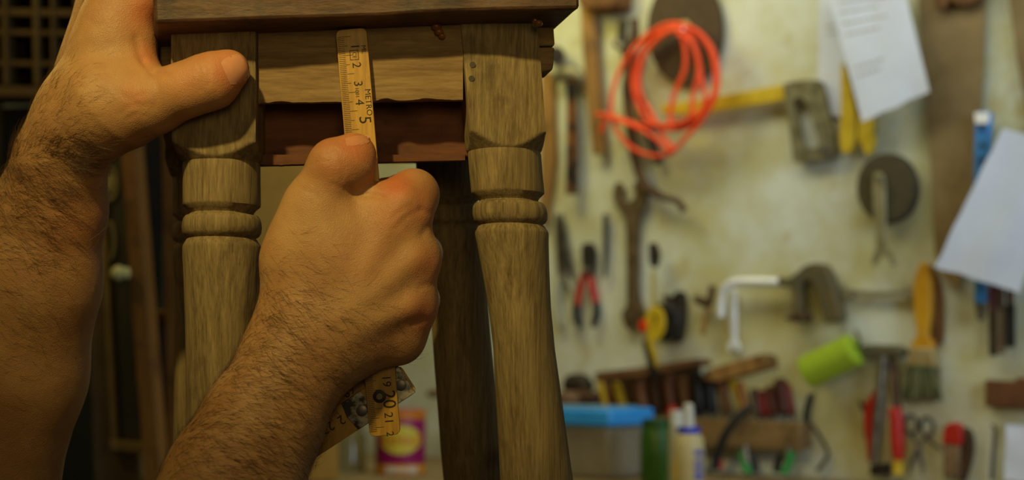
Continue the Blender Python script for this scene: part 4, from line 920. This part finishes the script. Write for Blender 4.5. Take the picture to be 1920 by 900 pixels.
def surface(F, h):
    lo = np.min([np.minimum(p[0], p[1])-max(p[2], p[3]) for p in F.p if p[4] > 0], 0)-6
    hi = np.max([np.maximum(p[0], p[1])+max(p[2], p[3]) for p in F.p if p[4] > 0], 0)+6
    B = 16; nb = np.ceil((hi-lo)/(h*B)).astype(int); n = nb*B
    G = np.full(n+1, 50.0, np.float32)
    gx, gy, gz = np.meshgrid(*[np.arange(k) for k in nb], indexing='ij')
    cen = lo+(np.stack([gx, gy, gz], -1)+.5)*B*h
    dc = F(cen); act = np.argwhere(np.abs(dc) < B*h*1.25)
    sgn = dc < 0
    for i, j, k in np.argwhere(sgn): G[i*B:(i+1)*B+1, j*B:(j+1)*B+1, k*B:(k+1)*B+1] = -50
    ar = np.arange(B+1)
    loc = np.stack(np.meshgrid(ar, ar, ar, indexing='ij'), -1)*h
    for i, j, k in act:
        G[i*B:(i+1)*B+1, j*B:(j+1)*B+1, k*B:(k+1)*B+1] = F(lo+np.array([i, j, k])*B*h+loc)
    S = G < 0
    c = np.zeros(n, np.int8)
    for dx in (0, 1):
        for dy in (0, 1):
            for dz in (0, 1): c += S[dx:n[0]+dx, dy:n[1]+dy, dz:n[2]+dz]
    cells = np.argwhere((c > 0) & (c < 8)); idx = np.full(n, -1, np.int64); idx[tuple(cells.T)] = np.arange(len(cells))
    acc = np.zeros((len(cells), 3)); cnt = np.zeros(len(cells))
    for ax in range(3):
        o1, o2 = [a for a in range(3) if a != ax]
        for u in (0, 1):
            for v in (0, 1):
                off = np.zeros(3, int); off[o1] = u; off[o2] = v; p0 = cells+off; p1 = p0.copy(); p1[:, ax] += 1
                g0 = G[tuple(p0.T)]; g1 = G[tuple(p1.T)]; m = (g0 < 0) != (g1 < 0)
                t = np.where(m, g0/np.where(m, g0-g1, 1), 0); q = p0.astype(float); q[:, ax] += t
                acc[m] += q[m]; cnt[m] += 1
    vs = lo+acc/cnt[:, None]*h; fs = []
    for ax in range(3):
        o1, o2 = [(1, 2), (2, 0), (0, 1)][ax]
        sl0 = [slice(0, k) for k in n]; sl1 = list(sl0); sl1[ax] = slice(1, n[ax]+1)
        ch = S[tuple(sl0)] != S[tuple(sl1)]
        e = np.argwhere(ch); e = e[(e[:, o1] > 0) & (e[:, o2] > 0)]
        ins = S[tuple(e.T)]
        q = []
        for u, v in ((-1, -1), (0, -1), (0, 0), (-1, 0)):
            p = e.copy(); p[:, o1] += u; p[:, o2] += v; q.append(idx[tuple(p.T)])
        q = np.stack(q, 1); q[~ins] = q[~ins][:, ::-1]; fs.append(q)
    fs = np.concatenate(fs); fs = fs[(fs >= 0).all(1)]
    for _ in range(2):
        d = F(vs); g = grad(F, vs); vs = vs-g*np.clip(d, -h, h)[:, None]*.8
    return vs, fs
def grad(F, p, e=.3):
    g = np.stack([F(p+np.eye(3)[i]*e)-F(p-np.eye(3)[i]*e) for i in range(3)], -1)
    return g/np.maximum(np.linalg.norm(g, axis=1, keepdims=True), 1e-9)

# left arm: forearm rising from below, palm on the side of the stool, thumb across the front post
LA = Field()
LA.chain([(-70, 1330, -75, 140), (-66, 1150, -70, 144), (-38, 900, -60, 140), (22, 700, -50, 136), (60, 520, -38, 126), (96, 390, -30, 100), (116, 300, -22, 84)], 14, .85)
LA.cone((112, 300, -16, 80), (150, 215, -12, 78), 10, .85)            # wrist into the hand
LA.cone((146, 225, -10, 76), (214, 60, -12, 64), 12, .9)
LA.cone((208, 80, -12, 62), (236, -40, -14, 56), 10)
LA.cone((140, 225, -40, 66), (205, -30, -58, 46), 14)                # ulnar side of the hand, away from us
LA.cone((206, -10, -30, 48), (214, 10, -62, 44), 12)
LA.cone((262, 5, -8, 33), (268, -32, -10, 34), 9)                     # knuckle pad of the index finger
LA.cone((160, 250, -6, 50), (208, 205, -2, 82), 12, .9)               # ball of the thumb
LA.cone((204, 200, -2, 80), (290, 190, 6, 56), 14, .9)
LA.cone((285, 190, 6, 56), (352, 168, 12, 48), 8)
LA.cone((352, 166, 12, 49), (398, 150, 14, 49), 6)
LA.cone((398, 151, 14, 49), (431, 130, 14, 36), 7, .9)
LA.cone((262, 175, -6, 42), (238, 95, -10, 44), 16, .8)               # web between thumb and index
for i, (zz, r) in enumerate(((-10, 33), (-31, 34), (-51, 32), (-69, 27))):    # four fingers over the seat's edge
    LA.chain([(232+i*-3, -36+i*5, zz, r+5), (262, -96, zz+1, r), (322, -112, zz+1, r-3), (385, -100, zz+1, r-6)], 5)
# right arm: the fist around the rule
RA = Field()
RA.chain([(180, 1420, 150, 128), (250, 1290, 125, 135), (388, 1010, 60, 132), (440, 900, 42, 126), (492, 795, 28, 110), (548, 690, 18, 97), (580, 630, 14, 94)], 14, .80)
RA.cone((575, 640, 14, 92), (600, 500, 11, 98), 16, .62)
RA.cone((600, 610, 14, 78), (748, 405, 11, 54), 16, .72)
RA.cone((610, 600, 13, 80), (760, 492, 11, 52), 16, .70)
RA.cone((620, 620, 12, 78), (756, 570, 9, 52), 16, .70)
RA.cone((625, 635, 10, 72), (742, 632, 5, 50), 14, .72)
RA.cone((590, 500, 12, 82), (600, 440, 14, 72), 14, .7)
RA.cone((640, 480, 11, 90), (700, 450, 9, 70), 16, .65)
for a, b, r in (((766, 382, 8), (780, 364, -8), 37), ((786, 484, 5), (788, 480, -10), 39), ((780, 570, 3), (782, 568, -12), 38), ((752, 632, -1), (752, 634, -14), 38)):
    RA.cone((*a, r), (*b, r-2), 11)                                     # knuckles
RA.chain([(556, 480, 10, 56), (592, 385, 13, 54), (630, 312, 17, 49)], 12, .9)       # thumb
RA.cone((630, 312, 17, 50), (656, 303, 15, 46), 6, .9)
RA.cone((656, 303, 15, 46), (668, 286, 13.5, 33), 6, .9)
RA.cone((650, 420, 8, 62), (700, 408, 4, 46), 12, .7)
RA.chain([(780, 362, -10, 35), (784, 356, -36, 32), (752, 358, -42, 30), (722, 360, -26, 27)], 6)
RA.cone((772, 362, -4, 34), (722, 360, -14, 26), 8)
RA.cone((730, 402, 10, 44), (776, 366, 2, 33), 14, .8)
for (x, y, r) in ((786, 478, 37), (782, 566, 36), (754, 640, 32)):
    RA.chain([(x, y, -12, r), (x+8, y-4, -44, r-3), (x-56, y-4, -52, r-6), (x-80, y+2, -28, r-8)], 5)
for a, b in (((640, 590), (762, 372)), ((645, 600), (778, 482)), ((650, 625), (772, 570))):
    RA.cone((a[0], a[1], 25.5, 15), (b[0]-6, b[1]+4, 18.5, 15), 8)        # low tendons on the back of the hand
# upper arms, shoulders, trunk, neck and head, all outside the frame (x right, y up, z towards camera, mm)
TB = Field()
TB.chain  # (coarse part of the same surface)
e1 = H(180, 1420, 150); e2 = H(-70, 1330, -75)
sR = np.array([-285, -30, 400]); sL = np.array([-560, -10, 200])
TB.raw(e1, sR, 41, 52, 20); TB.raw(e2, sL, 40, 52, 20); TB.raw(sR, sL, 62, 62, 40)
mid = (sR+sL)/2
TB.raw(mid+[0, -40, 10], mid+[-40, -420, 60], 125, 120, 60); TB.raw(mid+[0, -420, 60], mid+[-30, -520, 70], 130, 130, 40)
TB.raw(mid, mid+[0, 120, 0], 55, 54, 30); TB.raw(mid+[5, 190, -14], mid+[-5, 255, 14], 76, 86, 25)
TB.raw(mid+[18, 170, -50], mid+[25, 155, -62], 40, 28, 18); TB.raw(mid+[34, 205, -88], mid+[44, 182, -104], 8, 12, 8)
def skin_material():
    m, nt, b = newmat('skin'); L = nt.links; nn = nt.nodes
    setin(b, 'Roughness', .52); setin(b, 'Specular IOR Level', .35); setin(b, 'Subsurface Weight', .25); setin(b, 'Subsurface Scale', .006)
    b.inputs['Subsurface Radius'].default_value = (1, .35, .15)
    tc = nn.new('ShaderNodeTexCoord')
    a = nn.new('ShaderNodeTexNoise'); a.inputs['Scale'].default_value = 26; a.inputs['Detail'].default_value = 8; a.inputs['Roughness'].default_value = .6; L.new(tc.outputs['Object'], a.inputs[0])
    r = nn.new('ShaderNodeValToRGB'); e = r.color_ramp.elements; e[0].position = .34; e[0].color = hexc(156, 110, 70); e[1].position = .66; e[1].color = hexc(178, 136, 90)
    L.new(a.outputs[0], r.inputs[0])
    at = nn.new('ShaderNodeAttribute'); at.attribute_name = 'flush'
    mx = nn.new('ShaderNodeMix'); mx.data_type = 'RGBA'; mx.inputs[7].default_value = hexc(190, 92, 60); L.new(at.outputs['Fac'], mx.inputs[0]); L.new(r.outputs[0], mx.inputs[6]); L.new(mx.outputs[2], b.inputs['Base Color'])
    v = nn.new('ShaderNodeTexVoronoi'); v.inputs['Scale'].default_value = 900; v.feature = 'DISTANCE_TO_EDGE'; L.new(tc.outputs['Object'], v.inputs[0])
    v2 = nn.new('ShaderNodeTexNoise'); v2.inputs['Scale'].default_value = 120; v2.inputs['Detail'].default_value = 6; v2.inputs['Distortion'].default_value = .6; L.new(tc.outputs['Object'], v2.inputs[0])
    at2 = nn.new('ShaderNodeAttribute'); at2.attribute_name = 'crease'
    s1 = nn.new('ShaderNodeMath'); s1.operation = 'MULTIPLY_ADD'; s1.inputs[1].default_value = .8; L.new(v.outputs[0], s1.inputs[0]); L.new(v2.outputs[0], s1.inputs[2])
    bp = nn.new('ShaderNodeBump'); bp.inputs['Strength'].default_value = .38; bp.inputs['Distance'].default_value = .0009; L.new(s1.outputs[0], bp.inputs['Height']); L.new(bp.outputs[0], b.inputs['Normal'])
    return m
M_SKIN = skin_material()
M_NAIL = mat('nail', hexc(186, 122, 90), hexc(196, 136, 102), .3, spec=.5, bump=0)
M_HAIR = mat('arm_hair_colour', hexc(58, 36, 20), hexc(84, 54, 32), .5, bump=0)
# wrinkle lines pressed into the surface: (points in photo pixels, depth mm, width mm)
CREASES_L = [([(372, 118), (378, 140), (376, 170)], .35, 1.2), ([(384, 108), (392, 132), (390, 160)], .3, 1.2), ([(268, 112), (285, 135), (312, 140)], .8, 2.0),
             ([(255, 70), (262, 105), (290, 138)], .7, 2.2), ([(292, 148), (296, 175), (288, 200)], .35, 1.5), ([(250, 190), (262, 205), (275, 196)], .35, 1.5), ([(225, 214), (240, 200), (262, 196)], .3, 1.4),
             ([(120, 250), (160, 285), (192, 292)], .6, 2.5), ([(215, 170), (240, 185), (262, 178)], .3, 1.6), ([(240, 222), (258, 212), (270, 218)], .3, 1.4)]
CREASES_R = [([(742, 428), (765, 405), (790, 392)], .35, 1.6), ([(735, 410), (755, 392), (772, 384)], .25, 1.4), ([(792, 440), (800, 428), (812, 424)], .5, 1.8), ([(788, 540), (800, 534), (815, 536)], .5, 2), ([(775, 606), (790, 600), (806, 600)], .5, 2), ([(640, 300), (646, 318), (640, 338)], .2, 1.2), ([(588, 298), (605, 288), (622, 290)], .25, 1.0), ([(583, 308), (602, 300), (620, 303)], .25, 1.0), ([(655, 352), (664, 364), (690, 364), (715, 368)], 1.2, 1.6),
             ([(560, 352), (580, 360), (600, 372)], .25, 1.4), ([(620, 345), (640, 352), (655, 360)], .3, 1.2), ([(790, 395), (802, 400), (812, 398)], .3, 1.2)]
def press(vs, F, creases):
    g = grad(F, vs); sc = (D0*1000-vs[:, 2])/FPX
    px = 960+vs[:, 0]/sc; py = 450-vs[:, 1]/sc; front = np.clip((g[:, 2]-.1)*2, 0, 1)
    dd = np.zeros(len(vs))
    for pts, dep, wd in creases:
        best = np.full(len(vs), 1e9)
        for (x0, y0), (x1, y1) in zip(pts, pts[1:]):
            L = (x1-x0)**2+(y1-y0)**2; t = np.clip(((px-x0)*(x1-x0)+(py-y0)*(y1-y0))/L, 0, 1)
            best = np.minimum(best, np.hypot(px-x0-t*(x1-x0), py-y0-t*(y1-y0)))
        dmm = best*sc; dd += dep*np.exp(-(dmm/wd)**2)
    return vs-g*(dd*front)[:, None], g, px, py
def blobs(px, py, L):
    o = np.zeros(len(px))
    for x, y, r, a in L: o = np.maximum(o, .75*a*np.exp(-((px-x)**2+(py-y)**2)/r**2))
    return o
parts = []
for F, h, cr, fl in ((LA, 1.25, CREASES_L, ((430, 130, 50, .75), (385, 105, 30, .4), (275, 20, 45, .7), (280, 100, 30, .6), (255, 180, 30, .35), (150, 420, 70, .25), (350, 150, 60, .35))),
                     (RA, 1.25, CREASES_R, ((668, 270, 42, .8), (620, 265, 40, .35), (742, 345, 36, .9), (790, 385, 40, .45), (800, 500, 36, .5), (795, 590, 36, .5), (740, 400, 50, .35), (700, 480, 60, .2), (640, 310, 45, .35))),
                     (TB, 7.0, [], ())):
    vs, fs = surface(F, h)
    v2, g, px, py = press(vs, F, cr)
    parts.append((v2, fs, blobs(px, py, fl)*(g[:, 2] > -.3), g, px, py))
person = thing('person', 'person with bare hairy forearms measuring the stool with a folding rule', 'person', h2w((-420, -560, 300)))
allv = np.concatenate([p[0] for p in parts]); off = 0; allf = []
for p in parts: allf.append(p[1]+off); off += len(p[0])
allf = np.concatenate(allf)
inv = wmat(person).inverted()
R3 = np.array([[RT[i], UP[i], -FW[i]] for i in range(3)])
def toworld(v): return np.array(CAM+FW*D0)+(v/1000) @ R3.T
W_ = toworld(allv)-np.array(person.location)
me = bpy.data.meshes.new('body'); me.from_pydata(W_.tolist(), [], allf.tolist()); me.update(); me.shade_smooth()
at = me.attributes.new('flush', 'FLOAT', 'POINT'); at.data.foreach_set('value', np.concatenate([p[2] for p in parts]).astype(np.float32))
me.materials.append(M_SKIN)
body = bpy.data.objects.new('body', me); COL.objects.link(body); body.parent = person
# finger nails: thin curved plates lying on the skin
def drop(F, px, py, z0):          # the skin's depth in front of a photo position
    zs = np.arange(z0, -30, -.25); d = F(np.stack([H(px, py, z) for z in zs])); hit = np.argmax(d < .05)
    return float(zs[hit]) if d[hit] < .05 else float(zs[np.argmin(d)])
def nail(F, c, dirdeg, ln, wd, z0, lift=.35):
    ca, sa = math.cos(math.radians(dirdeg)), math.sin(math.radians(dirdeg)); mb = MB(); n, m = 12, 10
    top = []
    for i in range(n+1):
        for j in range(m+1):
            u = i/n*2-1; v = j/m*2-1
            hw = wd*(1-.30*max(0, u)**3)*(1-.18*max(0, -u)**3)
            x = u*ln*(1-.10*v*v*(1 if u > 0 else 0)); y = v*hw
            px, py = c[0]+x*ca-y*sa, c[1]+x*sa+y*ca
            z = drop(F, px, py, z0)
            top.append(H(px, py, z + lift*(1-.7*v*v) + (.25 if u > .8 else 0)))
    k = len(top); vs = [h2w(p) for p in top]+[h2w(p-np.array([0, 0, .8])) for p in top]; fs = []
    for i in range(n):
        for j in range(m):
            a = i*(m+1)+j; fs.append((a, a+1, a+m+2, a+m+1)); fs.append((k+a+m+1, k+a+m+2, k+a+1, k+a))
    rim = [i*(m+1) for i in range(n)]+[n*(m+1)+j for j in range(m)]+[i*(m+1)+m for i in range(n, 0, -1)]+[j for j in range(m, 0, -1)]
    for a, b in zip(rim, rim[1:]+rim[:1]): fs.append((b, a, a+k, b+k))
    mb.add(vs, fs); return mb.build('thumbnail', M_NAIL, person)
nail(LA, (443, 129), -24, 22, 27, 60)
nail(RA, (671, 263), -8, 23, 9, 60, .3)
# hair on the forearms and backs of the hands
def hairs(part, regions, count, seed, name):
    v, f, _, g, px, py = part; rng = np.random.default_rng(seed)
    wgt = np.zeros(len(v))
    for x, y, rx, ry, a in regions: wgt = np.maximum(wgt, a*np.exp(-(((px-x)/rx)**2+((py-y)/ry)**2)))
    wgt *= (g[:, 2] > -.55); wgt[(py > 1000)] = 0
    pick = rng.choice(len(v), count, p=wgt/wgt.sum()); mb = []; fc = []; n0 = 0
    return v[pick], g[pick], px[pick], py[pick], rng
def hairmesh(part, regions, count, seed, flow, name, lmin=5, lmax=14):
    p, g, px, py, rng = hairs(part, regions, count, seed, name); n = len(p)
    p = p + rng.normal(0, .5, p.shape); seg = 5
    fl = np.array([flow(x, y) for x, y in zip(px, py)]); ang = np.arctan2(fl[:, 1], fl[:, 0])+rng.normal(0, .35, n)
    d = np.stack([np.cos(ang), np.sin(ang), np.zeros(n)], -1); d -= g*(d*g).sum(1, keepdims=True); d /= np.linalg.norm(d, axis=1, keepdims=True)+1e-9
    L = rng.uniform(lmin, lmax, n); curl = rng.normal(0, .35, n); sd = np.cross(g, d); lift = rng.uniform(.05, .4, n)
    V_ = np.zeros((n, seg+1, 3, 3)); r = .06
    for i in range(seg+1):
        t = i/seg; c = p+d*(L*t)[:, None]+sd*(L*curl*t*t*.5)[:, None]+g*(L*lift*math.sin(t*2.2)*.55-.15)[:, None]
        rr = r*(1-.7*t)
        for k in range(3):
            a = 2*math.pi*k/3; V_[:, i, k] = c+g*(math.cos(a)*rr)+sd*(math.sin(a)*rr)
    base = np.arange(n)[:, None]*(seg+1)*3; F_ = []
    for i in range(seg):
        for k in range(3):
            k2 = (k+1) % 3; F_.append(base[:, 0:1]+np.array([[i*3+k, i*3+k2, (i+1)*3+k2, (i+1)*3+k]]))
    F_ = np.concatenate(F_); Wv = toworld(V_.reshape(-1, 3))-np.array(person.location)
    me = bpy.data.meshes.new(name); me.from_pydata(Wv.tolist(), [], F_.tolist()); me.materials.append(M_HAIR)
    o = bpy.data.objects.new(name, me); COL.objects.link(o); o.parent = person; o['kind'] = 'stuff'; return o
hairmesh(parts[0], ((70, 320, 70, 60, 1), (110, 290, 60, 40, 1.2), (50, 400, 70, 100, .9), (100, 200, 60, 60, .3), (30, 560, 60, 120, .2), (20, 300, 30, 60, 1.0), (130, 300, 50, 30, 1.2)), 3600, 3, lambda x, y: (.75, .35 if y < 300 else -.2), 'arm_hair')
hairmesh(parts[1], ((540, 600, 90, 70, 1), (500, 700, 110, 110, 1), (460, 820, 130, 110, 1), (600, 700, 70, 60, .7), (560, 500, 60, 60, .25), (640, 620, 80, 60, .25), (560, 850, 50, 80, .6)), 3900, 5, lambda x, y: (.8, -.25), 'arm_hair')
# T-shirt over the trunk and sleeves
SH = Field()
sr = e1*.45+sR*.55; sl = e2*.45+sL*.55
SH.raw(sr, sR, 58, 68, 30); SH.raw(sl, sL, 58, 68, 30); SH.raw(sR, sL, 72, 72, 50)
SH.raw(mid+[0, -40, 10], mid+[-40, -420, 60], 136, 132, 60); SH.raw(mid+[0, -420, 60], mid+[-30, -540, 70], 144, 146, 40)
def meshfrom(F, h, name, m_):
    vs, fs = surface(F, h); Wv = toworld(vs)-np.array(person.location)
    me = bpy.data.meshes.new(name); me.from_pydata(Wv.tolist(), [], fs.tolist()); me.shade_smooth(); me.materials.append(m_)
    o = bpy.data.objects.new(name, me); COL.objects.link(o); o.parent = person; return o
meshfrom(SH, 7, 't_shirt', mat('shirt_cloth', hexc(60, 62, 66), hexc(72, 74, 78), .95, scale=80))
HH = Field(); HH.raw(mid+[-8, 225, 22], mid+[-10, 262, 26], 80, 86, 20); HH.raw(mid+[-14, 180, 40], mid+[-10, 220, 36], 60, 76, 20)
meshfrom(HH, 6, 'hair', M_HAIR)
